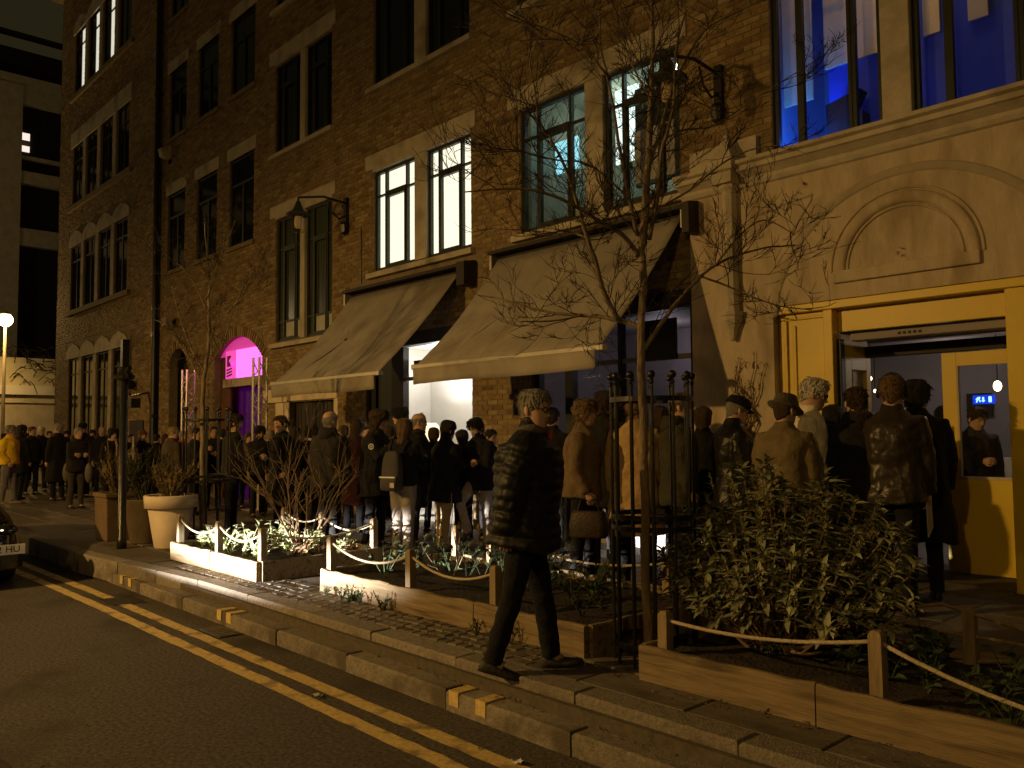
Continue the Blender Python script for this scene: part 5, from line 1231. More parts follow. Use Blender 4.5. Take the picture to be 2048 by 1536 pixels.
    for sd in (1, -1):
        e = MB(); e.ball((.074, sd * .031, .117), (.010, .014, .008), 8, 6); b.add([HT(v) for v in e.v], e.f, 3)
        e = MB(); e.ball((-.008, sd * .079, .098), (.018, .008, .031), 8, 6); b.add([HT((v[0] - .006 * (v[2] - .09) / .03, v[1] + sd * (.004), v[2])) for v in e.v], e.f, 0)
    # arms with hands and fingers
    for sd in (1, -1):
        S, E_, Wt = arms[sd]; m = MB(); m.tube([S, S * .5 + E_ * .5, E_, E_ * .5 + Wt * .5, Wt], [.05, .045, .038, .036, .026], 8); b.add(m.v, m.f, 0)
        d = hands[sd][1]; nrm = np.array([0.0, -sd, 0.0]); nrm = nrm - d * (nrm @ d); nrm /= np.linalg.norm(nrm) + 1e-6; w_ = np.cross(d, nrm)
        m = MB(); m.rings([[Wt + d * l + w_ * hw * math.cos(q) + nrm * ht * math.sin(q) for q in np.linspace(0, 2 * math.pi, 9)[:-1]] for l, hw, ht in ((-.02, .026, .022), (.02, .034, .018), (.055, .042, .016), (.085, .040, .013))])
        for k, (o_, ln) in enumerate(((-.03, .066), (-.01, .078), (.011, .073), (.03, .056))):
            p0 = Wt + d * .078 + w_ * o_; cu = .55; p1 = p0 + (d * math.cos(cu) + nrm * math.sin(cu)) * ln * .5; p2 = p1 + (d * math.cos(cu * 2.2) + nrm * math.sin(cu * 2.2)) * ln * .5; m.tube([p0, p1, p2], [.0095, .009, .0065], 6)
        th0 = Wt + d * .03 + w_ * -.03 * 1; fw = -w_ if (np.array([1.0, 0, 0]) @ -w_) > 0 else w_; th0 = Wt + d * .025 + fw * .03; m.tube([th0, th0 + fw * .022 + d * .03 + nrm * .01, th0 + fw * .018 + d * .062 + nrm * .022], [.013, .011, .008], 6); b.add(m.v, m.f, 0)
        h, k, a = LG[sd]; m = MB(); m.tube([h, (h + k) / 2, k, (k + a) / 2, a, a + np.array([.06, 0, -.04])], [.075, .07, .052, .05, .035, .035], 8); b.add(m.v, m.f, 0)
    bm_ = WB(b).build('body', [SKIN[skin], LIP, HM[hair], EYE], root, smooth=True, fix=True)
    # ---------------- jacket
    def fold(v, k=1.0):
        q = Vector((v[0] * 9 + hx, v[1] * 9, v[2] * 4)); return mnoise.noise(q) * .012 * k
    j = MB(); zz_, dd_, ww_ = [.45, .6, .75, .88, .98, 1.08, 1.2, 1.3, 1.375, 1.42, 1.455, 1.485], [.205, .195, .178, .165, .155, .15, .155, .158, .145, .125, .10, .08], [.255, .245, .225, .21, .196, .186, .194, .204, .199, .178, .132, .092]
    hz = [z for z in np.linspace(hem, 1.485, 70 if puff else 15)] ; rings = []; nn = 26
    for i, z in enumerate(hz):
        a, c = np.interp(z, zz_, dd_) * bulk, np.interp(z, zz_, ww_) * (bulk * .6 + .4)
        if puff: pw = .022 * abs(math.sin((z - hem) * math.pi / .072)) ** .5 ; a += pw; c += pw
        if z > 1.4: a, c = np.interp(z, zz_, dd_) * (1 + (bulk - 1) * .3), np.interp(z, zz_, ww_)
        ring = []
        for k in range(nn):
            q = 2 * math.pi * k / nn; cx, sx = math.cos(q), math.sin(q); v = (a * math.copysign(abs(cx) ** .85, cx), c * math.copysign(abs(sx) ** .85, sx), z); g = 1 + fold(v, .25 if puff else 1.2) / .2; ring.append(LU((v[0] * g, v[1] * g, z + (.015 * math.sin(q * 2 + hx) if i == 0 else 0))))
        rings.append(ring)
    rings.append([LU((.012 + .062 * math.cos(2 * math.pi * k / nn) * 1.05, .064 * math.sin(2 * math.pi * k / nn) * 1.05, 1.49 + collar)) for k in range(nn)])
    j.rings(rings)
    for sd in (1, -1):
        S, E_, Wt = arms[sd]; S2 = S + LU((0, -sd * .035, .93)) - LU((0, 0, .93)); pts = [S2, S]; rad = [.05, .068 * (bulk * .6 + .4)]
        for i in range(1, 9):
            t_ = i / 8; P = S + (E_ - S) * min(1, t_ * 2) if t_ <= .5 else E_ + (Wt - E_) * (t_ - .5) * 2
            rr = np.interp(t_, [0, .25, .5, .75, 1], [.07, .07, .063, .057, .05]) * bulk
            rr *= 1 + .10 * mnoise.noise(Vector((hx, sd * 3.0, t_ * 7)))
            if puff: rr += .012 * abs(math.sin(t_ * math.pi * 8))
            if i == 4: P = P + (S - E_) * .0
            pts.append(P); rad.append(rr)
        if puff:
            P2 = []; R2 = []
            for t_ in np.linspace(0, 1, 64):
                P = S + (E_ - S) * min(1, t_ * 2) if t_ <= .5 else E_ + (Wt - E_) * (t_ - .5) * 2
                P2.append(P); R2.append(np.interp(t_, [0, .25, .5, .75, 1], [.078, .076, .07, .064, .055]) * bulk + .020 * abs(math.sin(t_ * math.pi * 8)) ** .5)
            pts = [S2] + P2; rad = [.06] + R2
        j.tube(pts, rad, 14 if puff else 10)
    vox = .011 if puff else (.015 if fine else .024)
    jm = cloth(top, topc, rough, bump=.12 if puff or rough < .5 else .35, sheen=sheen)
    jo = WB(j).build('jacket', jm, root, smooth=True)
    if not hard:
        md = jo.modifiers.new('remesh', 'REMESH'); md.mode = 'VOXEL'; md.voxel_size = vox; md.use_smooth_shade = True
        if not puff: md = jo.modifiers.new('smooth', 'SMOOTH'); md.iterations = 3; md.factor = .5
        md = jo.modifiers.new('folds', 'DISPLACE'); md.texture = FOLD; md.texture_coords = 'LOCAL'; md.strength = .030; md.mid_level = .5
    # ---------------- trousers
    tr = MB(); rings = [[np.array([a * math.cos(q), c * math.sin(q), z]) for q in np.linspace(0, 2 * math.pi, 19)[:-1]] for z, a, c in ((.80, .10, .13), (.86, .125, .165), (.93, .13, .178), (1.0, .12, .165), (1.04, .115, .155))]
    tr.rings(rings)
    for sd in (1, -1):
        h, k, a = LG[sd]; pts = [h + np.array([0, 0, .03])]; rad = [.095 * leg_w]
        for t_ in np.linspace(.1, 1, 12):
            P = h + (k - h) * t_ * 2 if t_ <= .5 else k + (a - k) * (t_ - .5) * 2
            pts.append(P + np.array([0, 0, -.02 if t_ > .97 else 0])); rad.append(np.interp(t_, [0, .25, .5, .75, 1], [.095, .085, .066, .062, .058]) * leg_w * (1 + .09 * mnoise.noise(Vector((hx + sd * 5, t_ * 9 + (8 if t_ > .8 else 0), 0)))))
        tr.tube(pts, rad, 12)
    to = WB(tr).build('trousers', cloth('trouser_%.3f_%.3f_%.3f' % leg_c, leg_c, .9), root, smooth=True)
    md = to.modifiers.new('remesh', 'REMESH'); md.mode = 'VOXEL'; md.voxel_size = vox; md.use_smooth_shade = True
    md = to.modifiers.new('smooth', 'SMOOTH'); md.iterations = 3; md.factor = .5
    md = to.modifiers.new('folds', 'DISPLACE'); md.texture = FOLD; md.texture_coords = 'LOCAL'; md.strength = .022; md.mid_level = .5
    # ---------------- shoes
    for sd in (1, -1):
        h, k, a = LG[sd]; th, kn = leg[0 if sd > 0 else 1]; pitch_ = (th - kn) * .75; cp_, sp_ = math.cos(pitch_), math.sin(pitch_); sh = MB(); rings = []
        for x, w_, ht in ((-.075, .018, .03), (-.07, .03, .07), (-.03, .036, .095), (.02, .038, .085), (.08, .044, .055), (.14, .042, .045), (.185, .028, .036), (.195, .012, .025)):
            rings.append([(x, w_ * .9, 0), (x, w_, ht * .35), (x, w_ * .7, ht * .8), (x, 0, ht), (x, -w_ * .7, ht * .8), (x, -w_, ht * .35), (x, -w_ * .9, 0)])
        sh.rings(rings); sh.v = [(a[0] + v[0] * cp_ - (v[2] - .08) * -sp_ * -1, a[1] + v[1], a[2] + (v[2] - .08) * cp_ + v[0] * sp_) for v in sh.v]
        WB(sh).build('shoe', cloth('shoe_%.3f_%.3f_%.3f' % shoe_c, shoe_c, .5, sheen=0), root, smooth=True)
    # ---------------- hair
    def hairline(ph, st):
        a = abs(((ph + math.pi) % (2 * math.pi)) - math.pi)
        T = {'short': [.178, .17, .125, .085, .05, .015], 'bald': [.235, .22, .16, .10, .06, .02], 'bob': [.165, .155, .11, .005, -.015, -.02], 'long': [.17, .155, .09, -.12, -.17, -.18], 'curly': [.165, .14, .09, -.04, -.09, -.10], 'pony': [.18, .17, .12, .08, .04, .01], 'thick': [.172, .16, .11, .06, .02, -.02]}[st]
        return float(np.interp(a, [0, .5, 1.0, 1.5, 2.2, math.pi], T))
    if hstyle:
        tight = hstyle in ('short', 'bald', 'pony'); hb = MB(); nz_ = 14 if fine else 9; vol = {'short': .010, 'bald': .006, 'bob': .02, 'long': .02, 'curly': .032, 'pony': .009, 'thick': .022}[hstyle]; cols = 34; rings = []
        ph_ = np.linspace(-math.pi, math.pi, cols + 1)[:-1]
        for i in range(nz_ + 3):
            ring = []
            for ph in ph_:
                zl = hairline(ph, hstyle) + .010 * mnoise.noise(Vector((math.cos(ph) * 5 + hx, math.sin(ph) * 5, 1.3))); ztop = .2355 if hstyle != 'bald' else max(zl + .002, .168 + .012 * math.cos(ph))
                if i <= nz_:
                    t_ = i / nz_; z = ztop + (zl - ztop) * (t_ ** 1.15); g = vol * (.55 + .45 * math.sin(math.pi * min(1, .25 + t_ * .75)))
                    if tight: g *= np.interp(t_, [0, .6, 1], [1, .9, .12])
                    if hstyle == 'bald': g = vol * math.sin(math.pi * min(.98, max(.03, t_))) - (.012 if abs(((ph + math.pi) % 6.2832) - math.pi) < .85 else 0)
                else:
                    z = zl + .006 * (i - nz_); g = .001 if zl > .0 else vol * .35
                zc = max(z, .0) if zl < 0 else z
                x, y, _ = head_pt(min(zc, .2352), ph, g)
                if z < 0: x = x * (1 + .25 * min(1, -z / .1)) - .02 * min(1, -z / .1); y = y * (1 + .22 * min(1, -z / .1))
                nzv = mnoise.noise(Vector((x * 30 + hx, y * 30, z * (14 if hstyle != 'curly' else 34)))) * vol * (.55 if i <= nz_ else .1)
                k = 1 + nzv / .09; zt = z + (vol * .8 * (1 - (i / nz_)) if i <= nz_ and hstyle != 'bald' else 0); ring.append(HT((x * k - .002, y * k, zt)))
            rings.append(ring)
        hb.rings(rings, cap=hstyle != 'bald')
        if hstyle == 'pony': 
            P0 = HT((-.09, 0, .15)); P1 = HT((-.15, 0, .11)); P2 = HT((-.15, 0, .0)); hb.tube([P0, P1, P2], [.025, .03, .008], 8)
        if fine and not hat:          # loose locks breaking the outline
            n0 = len(rings)
            for q in range(230 if hstyle not in ('bald',) else 60):
                i = r_.randrange(1, nz_); kk = r_.randrange(cols); p0 = np.array(rings[i][kk]); p1 = np.array(rings[min(i + 2, nz_)][kk]); ctr = np.array(HT((-.005, 0, .11)))
                o_ = p0 - ctr; o_ /= np.linalg.norm(o_); dn = p1 - p0; dl = np.linalg.norm(dn) + 1e-6; dn = dn / dl; sdv = np.array([r_.gauss(0, .35), r_.gauss(0, .35), r_.gauss(0, .2)])
                ln = r_.uniform(.022, .05) * (.85 if tight else 1.1); hb.tube([p0 - o_ * .004, p0 + (dn + sdv * .5) * ln * .5 + o_ * (.005 + vol * .18), p0 + (dn + sdv) * ln + o_ * r_.uniform(-.004, .004 + vol * .15)], [.0045, .004, .001], 4, cap=False)
        WB(hb).build('hair', HM[hair], root, smooth=True)
    if beard == 'full':
        bb = MB(); rings = []
        for z in np.linspace(-.022, .06, 7): rings.append([HT(np.array(head_pt(z, a, .004)) + np.array([.012 * math.exp(-(a / .6) ** 2) * (1 - abs(z - .005) / .08) + .004, 0, 0])) for a in np.linspace(-1.3, 1.3, 15)])
        bb.rings(rings, cap=False, closed=False); o = WB(bb).build('beard', HM[hair], root, smooth=True)
    # ---------------- hats
    hcm = cloth('hat_%.3f_%.3f_%.3f' % hat_c, hat_c, .9, bump=.6)
    def hring(z, g, sx=1.0, tilt=0.0, dx_=0.0): return [HT(np.array([head_pt(min(z, .2), ph, g)[0] * sx + dx_, head_pt(min(z, .2), ph, g)[1] * sx, z + tilt * head_pt(min(z, .2), ph, g)[0]])) for ph in np.linspace(-math.pi, math.pi, 29)[:-1]]
    if hat == 'bucket':
        q = MB(); q.rings([hring(.128, .055, 1.0, -.25), hring(.135, .055, 1, -.25), hring(.165, .016, 1, -.1), hring(.2, .018), hring(.24, .012, .95), hring(.252, .0, .75), hring(.256, -.02, .3)]); WB(q).build('hat', hcm, root, smooth=True)
    if hat == 'cap':
        q = MB(); q.rings([hring(.145, .012, 1, -.1), hring(.165, .022), hring(.20, .024, 1.02), hring(.228, .014, .98), hring(.24, -.005, .8), hring(.243, -.02, .3)])
        q.rings([[HT(((.085 + l) * math.cos(a), (.085 + l * .8) * math.sin(a), .15 - l * .3 + t_)) for a in np.linspace(-1.0, 1.0, 13)] for l, t_ in ((0, .004), (.05, .004), (.068, .0), (.05, -.004), (0, -.002))], cap=False, closed=False); WB(q).build('cap', hcm, root, smooth=True)
    if hat == 'beanie':
        q = MB(); q.rings([hring(.115, .008, 1, .25), hring(.12, .016, 1, .25), hring(.15, .016, 1, .2), hring(.2, .018), hring(.236, .01, .95), hring(.25, -.008, .7), hring(.254, -.02, .3)]); WB(q).build('beanie', hcm, root, smooth=True)
    if hat == 'hood':
        q = MB(); R_ = []
        for t_ in np.linspace(0, 1, 10):
            z = -.06 + t_ * .31; g = .02 + .012 * math.sin(math.pi * t_); a0 = np.interp(t_, [0, .3, .7, .85, 1], [.9, .75, .7, .5, 0]); R_.append([HT(head_pt(min(z, .2352), ph, g if z < .2 else .016)) if True else 0 for ph in np.linspace(a0, 2 * math.pi - a0, 25)])
        q.rings(R_, cap=False, closed=False); o = WB(q).build('hood', jm, root, smooth=True); sm_ = o.modifiers.new('s', 'SOLIDIFY'); sm_.thickness = .018
    if hood:
        q = MB(); R_ = []
        for t_, rr, zz2 in ((0, .07, 1.47), (.3, .12, 1.45), (.6, .13, 1.50), (.9, .10, 1.545), (1, .085, 1.53)): R_.append([LU((-.03 + rr * 1.0 * math.cos(a) * (1 if math.cos(a) < 0 else .6), rr * math.sin(a), zz2 - .06 * max(0, -math.cos(a)) * (t_ < .9))) for a in np.linspace(0, 2 * math.pi, 25)[:-1]])
        q.rings(R_, cap=False); o = WB(q).build('hood', cloth('hood_' + top, hood, .95, bump=.8), root, smooth=True)
    if scarf:
        q = MB(); q.tube([LU((.07 * math.cos(a) * 1.1 + .01, .075 * math.sin(a), 1.50 + .008 * math.sin(3 * a))) for a in np.linspace(0, 2 * math.pi, 20)], .028, 8); q.tube([LU((.085, .03, 1.49)), LU((.15, .035, 1.38)), LU((.165, .04, 1.15))], [.028, .034, .03], 7, flat=.45); WB(q).build('scarf', cloth('scarf_%.2f_%.2f_%.2f' % scarf, scarf, .95), root, smooth=True)
    if glasses:
        q = MB()
        for sd in (1, -1):
            q.tube([HT((.100 - .10 * abs(math.sin(a) * 0), sd * .033 + .024 * math.cos(a), .117 + .018 * math.sin(a))) for a in np.linspace(0, 2 * math.pi, 13)], .0032, 5, cap=False); q.tube([HT((.098, sd * .057, .122)), HT((.04, sd * .077, .122)), HT((-.02, sd * .083, .118))], .003, 5)
        q.tube([HT((.101, -.009, .12)), HT((.101, .009, .12))], .003, 5); WB(q).build('glasses', 'black', root)
    info = dict(root=root, W=W_, LU=LU, HT=HT, hands=hands, arms=arms, s=s, H=H, face=face, gx=gx, gy=gy)
    return info

# ------------------------------------------------------------------ the queue
def ang(hx, hy, Y, look):
    p = py(hx, hy, Y); return math.atan2(p[1], p[0]) - math.pi / 2 + math.radians(look)
def who(label, hx, hy, Y, look, **kw): return person(label, hx, hy, Y, ang(hx, hy, Y, look), **kw)
def part(info, mb, name, mat, smooth=True):
    mb.v = [info['W'](v) for v in mb.v]; return mb.build(name, mat, info['root'], smooth=smooth)
def loose(info, mb): mb.v = [info['W'](v) for v in mb.v]; return mb
BLACK = (0.008, 0.008, 0.0085); DK = (0.015, 0.0135, 0.012)

# walking man in the foreground
A = who('man in a black puffer jacket and glasses striding along the kerb', 1068, 774, 3.66, -4, leg=((.22, .08), (-.17, .14)), arm=('relax', 'hang'), top='black_puffer', topc=(0.010, 0.0098, 0.010), hem=.78, bulk=1.26, puff=True, turn=-.5, rough=.5, sheen=0, hair='grey', hstyle='short', glasses=True, lean=.07, nod=.06, collar=.09, scarf=(0.10, 0.085, 0.08), group=None, shoe_c=(.03, .026, .022), leg_c=(0.006, .006, .007), leg_w=1.05)
m = MB(); m.obox((.155, .02, 1.42), (.012, 0, .01), (0, .02, 0), (.01, 0, .07)); part(A, m, 'red_scarf_end', cloth('red_wool', (.35, .05, .03)), False)
Bw = who('woman with a brown bob in a tweed jacket beside the walking man', 1168, 799, 5.9, -12, arm=('down', 'holdbag'), top='tweed', topc=(.15, .105, .06), hem=.84, bulk=1.08, hair='light', hstyle='bob', turn=-.15)
h, d = Bw['hands'][-1]; m = MB(); c = h + np.array([.02, -.02, -.28])
m.rings([[(c[0] + a * .17 * w_, c[1] + b * .06 * w_, c[2] + z) for a, b in ((-1, -.6), (-.6, -1), (.6, -1), (1, -.6), (1, .6), (.6, 1), (-.6, 1), (-1, .6))] for w_, z in ((.9, -.12), (1, -.10), (1.02, 0), (.9, .1), (.8, .12))])
t = thing('handbag', 'dark leather handbag held by the woman in tweed', 'handbag', Bw['W'](c)); loose(Bw, m).build('bag_body', cloth('bag_leather', (.05, .035, .025), .5, sheen=0), t, smooth=True)
m = MB(); m.tube([c + np.array([-.1, 0, .11]), c + np.array([-.07, 0, .22]), h + d * .07, c + np.array([.07, 0, .22]), c + np.array([.1, 0, .11])], .009, 6); loose(Bw, m).build('handle', 'black', t)
who('person with thick dark hair behind the tweed woman', 1208, 784, 6.9, 70, top='dark_coat', topc=DK, hem=.6, hair='brown', hstyle='thick')
who('person in a long tan coat behind the near tree guard', 1268, 792, 6.3, 85, top='tan_coat', topc=(.47, .32, .15), hem=.48, bulk=1.1, hair='light', hstyle='bald', collar=.06)
who('man with glasses in a dark green jacket behind the tree guard', 1357, 786, 6.5, 8, top='green_jacket', topc=(.045, .042, .026), hem=.74, bulk=1.12, hair='light', hstyle='short', glasses=True, hood=(.045, .042, .026))
who('man in a black peaked cap and black leather jacket looking down', 1468, 792, 6.75, 18, top='leather', topc=(.014, .013, .012), rough=.38, sheen=0, hem=.76, bulk=1.12, hair='grey', hstyle='short', hat='cap', nod=.3, collar=.07, arm=('relax', 'relax'))
who('person in a bucket hat and olive coat seen from behind', 1568, 790, 6.35, 65, top='olive_coat', topc=(.16, .12, .062), hem=.62, bulk=1.18, hair='brown', hstyle='short', hat='bucket', hat_c=(.10, .085, .055), turn=-.3)
who('white-haired man with glasses in a white coat by the yellow panel', 1620, 754, 6.75, 0, top='white_coat', topc=(.82, .74, .60), hem=.60, bulk=1.08, hair='white', hstyle='short', glasses=True, nod=.28, arm=('relax', 'relax'), skin='fair')
who('person in a black hooded parka at the threshold, back to us', 1712, 774, 6.95, 95, top='black_parka', topc=(.011, .011, .011), hem=.66, bulk=1.3, hair='brown', hstyle='short', hood=(.02, .018, .015), arm=('pocket', 'pocket'))
Jm = who('man with headphones in a worn leather jacket entering the door', 1783, 750, 6.95, 75, top='worn_leather', topc=(.035, .028, .02), rough=.32, sheen=0, hem=.80, bulk=1.14, hair='light', hstyle='short', turn=.1)
m = MB(); m.tube([Jm['HT']((-.01 * 0, .094 * math.cos(a), .13 + .125 * math.sin(a))) for a in np.linspace(0, math.pi, 14)], .009, 6)
for sd in (1, -1): m.ball(Jm['HT']((0, sd * .095, .105)), (.035, .022, .04), 10, 8)
part(Jm, m, 'headphones', 'black')
h, d = Jm['hands'][-1]; m = MB(); m.obox(h + d * .16, d * .14, (0, .004, 0), (.07, 0, .03)); p = Jm['W'](h); t = loose(Jm, m).build('leaflet', 'paper', label='folded pale leaflet in the hand of the headphones man', cat='leaflet')
who('person in a long black coat going in through the yellow door', 1830, 762, 7.6, 95, top='black_coat', topc=BLACK, hem=.46, bulk=1.12, hair='black', hstyle='thick')
who('dark figure just inside the door behind the leaf edge', 1886, 812, 9.6, 80, top='dark_coat', topc=DK, hem=.7, hair='black', hstyle='short', group='people inside the bar')
who('bar worker in a dark shirt seen through the door pane', 1950, 812, 9.85, -75, top='dark_shirt', topc=(.035, .033, .034), hem=.86, hair='brown', hstyle='short', arm=('down', 'fold'), nod=.3, lean=.12, group='people inside the bar', turn=.4)

# middle of the queue
who('bald man in a charcoal jacket seen from behind by the bare shrub', 660, 822, 5.65, 62, top='charcoal_jacket', topc=(.03, .027, .024), hem=.80, bulk=1.15, hair='grey', hstyle='bald', hood=(.024, .022, .02), arm=('relax', 'down'))
Nw = who('woman with curly dark hair in a long parka with a round sleeve patch', 756, 816, 6.2, -25, top='parka', topc=(.013, .013, .013), hem=.66, bulk=1.15, hair='brown', hstyle='curly', arm=('pocket', 'chest'), H=1.76, turn=.1)
S_, E_, W__ = Nw['arms'][-1]; q = S_ * .55 + E_ * .45 + np.array([.0, -.085, 0]); m = MB(); m.tube([q + np.array([.032 * math.cos(a), 0, .032 * math.sin(a)]) for a in np.linspace(0, 2 * math.pi, 15)], .009, 5, cap=False); m.ball(q, (.012, .004, .012), 6, 4); part(Nw, m, 'sleeve_patch', 'white_print')
m = MB(); m.obox((.185, -.06, 1.30), (.004, 0, 0), (0, .055, 0), (0, 0, .01)); part(Nw, m, 'chest_lettering', 'paper', False)
Ow = who('woman with long brown hair in pale grey trousers wearing a backpack', 808, 838, 5.95, 55, top='short_black_jacket', topc=BLACK, hem=.90, hair='light', hstyle='long', leg_c=(.25, .215, .18), leg_w=1.12, shoe_c=(.5, .48, .46), leg=((.04, .03), (-.05, .03)), arm=('phone', 'phone'), turn=.25)
t = thing('backpack', 'dark grey backpack with a pale stripe and label', 'backpack', Ow['W']((-.25, 0, 1.05)))
m = MB(); rg = []
for z, dp, w_ in ((.84, .05, .10), (.86, .075, .135), (.95, .085, .145), (1.12, .08, .14), (1.24, .07, .125), (1.32, .045, .10), (1.345, .02, .06)): rg.append([(-.235 + dp * math.copysign(abs(math.cos(a)) ** .6, math.cos(a)), w_ * math.copysign(abs(math.sin(a)) ** .6, math.sin(a)), z) for a in np.linspace(0, 2 * math.pi, 21)[:-1]])
m.rings(rg); loose(Ow, m).build('pack', cloth('pack_nylon', (.06, .055, .055), .7), t, smooth=True)
m = MB(); rg = []
for z, dp, w_ in ((.85, .03, .11), (.88, .045, .125), (1.0, .045, .13), (1.03, .03, .12)): rg.append([(-.305 + dp * math.copysign(abs(math.cos(a)) ** .6, math.cos(a)), w_ * math.copysign(abs(math.sin(a)) ** .6, math.sin(a)), z) for a in np.linspace(0, 2 * math.pi, 21)[:-1]])
m.rings(rg); loose(Ow, m).build('front_pocket', cloth('pack_nylon', (.06, .055, .055), .7), t, smooth=True)
m = MB(); m.box(-.352, -.345, -.12, .12, 1.008, 1.026); loose(Ow, m).build('zip_stripe', 'white_print', t)
m = MB(); m.box(-.357, -.351, -.11, -.045, .89, .95); loose(Ow, m).build('label_patch', 'stone', t)
for sd in (1, -1):
    m = MB(); m.tube([Ow['LU'](v) for v in ((-.2, sd * .09, 1.3), (-.08, sd * .12, 1.47), (.08, sd * .13, 1.42), (.17, sd * .13, 1.25), (.1, sd * .17, 1.05), (-.2, sd * .12, .9))], .016, 6, flat=.5); loose(Ow, m).build('strap', 'black', t)
who('older man with glasses in a long black coat by the lit shop', 838, 826, 6.7, 5, top='black_coat', topc=BLACK, hem=.5, hair='grey', hstyle='bald', glasses=True, scarf=(.03, .03, .03), arm=('relax', 'chest'))
who('man with dark wavy hair behind the backpack woman', 801, 818, 7.4, 150, H=1.85, top='dark_coat', topc=DK, hair='black', hstyle='thick', skin='fair')
who('person in a black beanie and beige trousers holding a phone', 894, 842, 6.6, 35, top='black_duffel', topc=BLACK, hem=.66, bulk=1.15, hair='black', hstyle='bob', hat='beanie', leg_c=(.30, .225, .12), leg_w=1.1, arm=('phone', 'phone'), shoe_c=(.03, .02, .015), leg=((.02, .05), (-.12, .05)))
who('dark-haired man with one pale trouser leg bent, looking down', 955, 836, 6.95, -130, top='black_coat', topc=BLACK, hem=.78, hair='black', hstyle='thick', nod=.35, leg_c=(.34, .30, .27), leg=((.0, .02), (.85, 1.25)), arm=('fold', 'fold'), skin='fair', shoe_c=(.02, .015, .012), beard='stub')
who('woman with long brown hair in a dark red coat', 713, 838, 6.9, 60, top='dark_red_coat', topc=(.03, .006, .005), hem=.42, hair='brown', hstyle='long')
who('person with a white collar turned away beside the bald man', 622, 848, 6.4, 75, top='dark_jacket', topc=DK, hem=.8, hair='brown', hstyle='thick', scarf=(.55, .52, .48), arm=('relax', 'relax'))
who('pale man with tied-back hair in a long black coat facing left', 562, 831, 5.9, -150, top='black_coat', topc=BLACK, hem=.46, bulk=1.1, hair='brown', hstyle='pony', skin='fair', turn=.2, arm=('pocket', 'relax'))
who('man with flat-topped black hair and a beard by the truss', 519, 852, 6.9, -75, top='dark_coat', topc=DK, hair='black', hstyle='thick', beard='stub', skin='tan')
who('grey-haired head half hidden behind the pale man', 541, 860, 7.3, 100, top='dark_coat', topc=DK, hair='grey', hstyle='short', fine=False)
who('bearded man in a black sweater in profile, one hand out', 470, 829, 5.7, 10, top='black_sweater', topc=(.013, .013, .012), hem=.86, hair='brown', hstyle='thick', beard='stub', arm=('down', 'point'), collar=.0)
who('dark-coated person in front of the magenta doorway', 428, 853, 6.9, -60, top='dark_coat', topc=DK, hair='black', hstyle='short', skin='tan', fine=False)
who('man holding up a phone behind the thin tree', 392, 866, 6.3, -20, H=1.6, top='dark_jacket', topc=DK, hair='black', hstyle='short', arm=('phone', 'chest'), fine=False)
who('fair-haired older man in a grey-brown jacket looking back', 346, 854, 6.0, 35, top='brown_jacket', topc=(.07, .052, .035), hem=.86, hair='blond', hstyle='short', turn=-.9, leg_c=(.17, .12, .06), arm=('relax', 'relax'))
who('grey-haired woman behind the fair-haired man', 366, 862, 7.2, -60, top='dark_coat', topc=DK, hair='grey', hstyle='bob', fine=False, scarf=(.3, .05, .03))
Dw = who('woman with light brown bob in a black coat by the wall', 284, 869, 6.7, -65, top='black_coat', topc=BLACK, hem=.6, hair='light', hstyle='bob', H=1.58)
p = py(266, 925, 6.3); t = thing('tote_bag', 'pale crumpled tote bag hanging beside the black-coated woman', 'bag', p); m = MB(); r_ = random.Random(3)
m.rings([[(p[0] + w_ * math.cos(a) * (1 + .15 * r_.random()), p[1] + .1 * math.sin(a), p[2] + z) for a in np.linspace(0, 2 * math.pi, 13)[:-1]] for w_, z in ((.1, -.2), (.2, -.17), (.22, 0), (.17, .14), (.1, .2))]); m.build('bag_body', 'stone', t, smooth=True)
m = MB(); m.tube([p + np.array([-.06, 0, .18]), p + np.array([-.02, 0, .55]), p + np.array([.06, 0, .18])], .015, 5); m.build('strap', 'stone', t)
who('woman with bushy black hair and a pale scarf behind the post', 226, 864, 5.9, -60, top='black_coat', topc=BLACK, hem=.62, hair='black', hstyle='curly', scarf=(.42, .34, .24), H=1.62)
who('balding man in a dark coat behind the bushy-haired woman', 204, 853, 6.6, -80, top='dark_coat', topc=DK, hair='grey', hstyle='bald', fine=False)
Gm = who('grey-haired man with folded arms and pale cuffs near the road edge', 157, 855, 5.2, -65, top='dark_jacket', topc=DK, hem=.8, hair='grey', hstyle='short', arm=('fold', 'fold'), fine=False, leg_c=(.05, .045, .04))
who('man in a dark flat cap behind the folded-arms man', 166, 845, 6.2, -90, top='dark_coat', topc=DK, hair='black', hstyle='short', hat='cap', fine=False)
who('tall grey-haired man in a long black coat turned away', 117, 846, 5.5, 130, top='black_coat', topc=BLACK, hem=.42, hair='grey', hstyle='short', fine=False)
who('small woman with a dark bob beside the tall man', 132, 862, 6.5, -80, top='dark_coat', topc=DK, hair='black', hstyle='bob', fine=False)
who('man with reddish hair behind the yellow jacket', 65, 853, 5.6, -50, top='dark_coat', topc=DK, hair='red', hstyle='short', fine=False)
who('white-haired man between two dark coats at the far left', 82, 852, 6.1, -80, top='dark_coat', topc=DK, hair='white', hstyle='short', fine=False)
who('person with long black hair beside the yellow jacket', 43, 850, 5.0, 40, top='black_coat', topc=BLACK, hem=.6, hair='black', hstyle='long', fine=False)
who('man in a bright yellow jacket and grey jeans at the left edge', 21, 850, 4.5, -25, top='yellow_jacket', topc=(.80, .54, .02), hem=.88, bulk=1.2, hair='grey', hstyle='short', leg_c=(.17, .16, .16), leg_w=1.15, arm=('pocket', 'pocket'), leg=((.1, .05), (-.1, .05)), shoe_c=(.2, .17, .14), turn=.6)
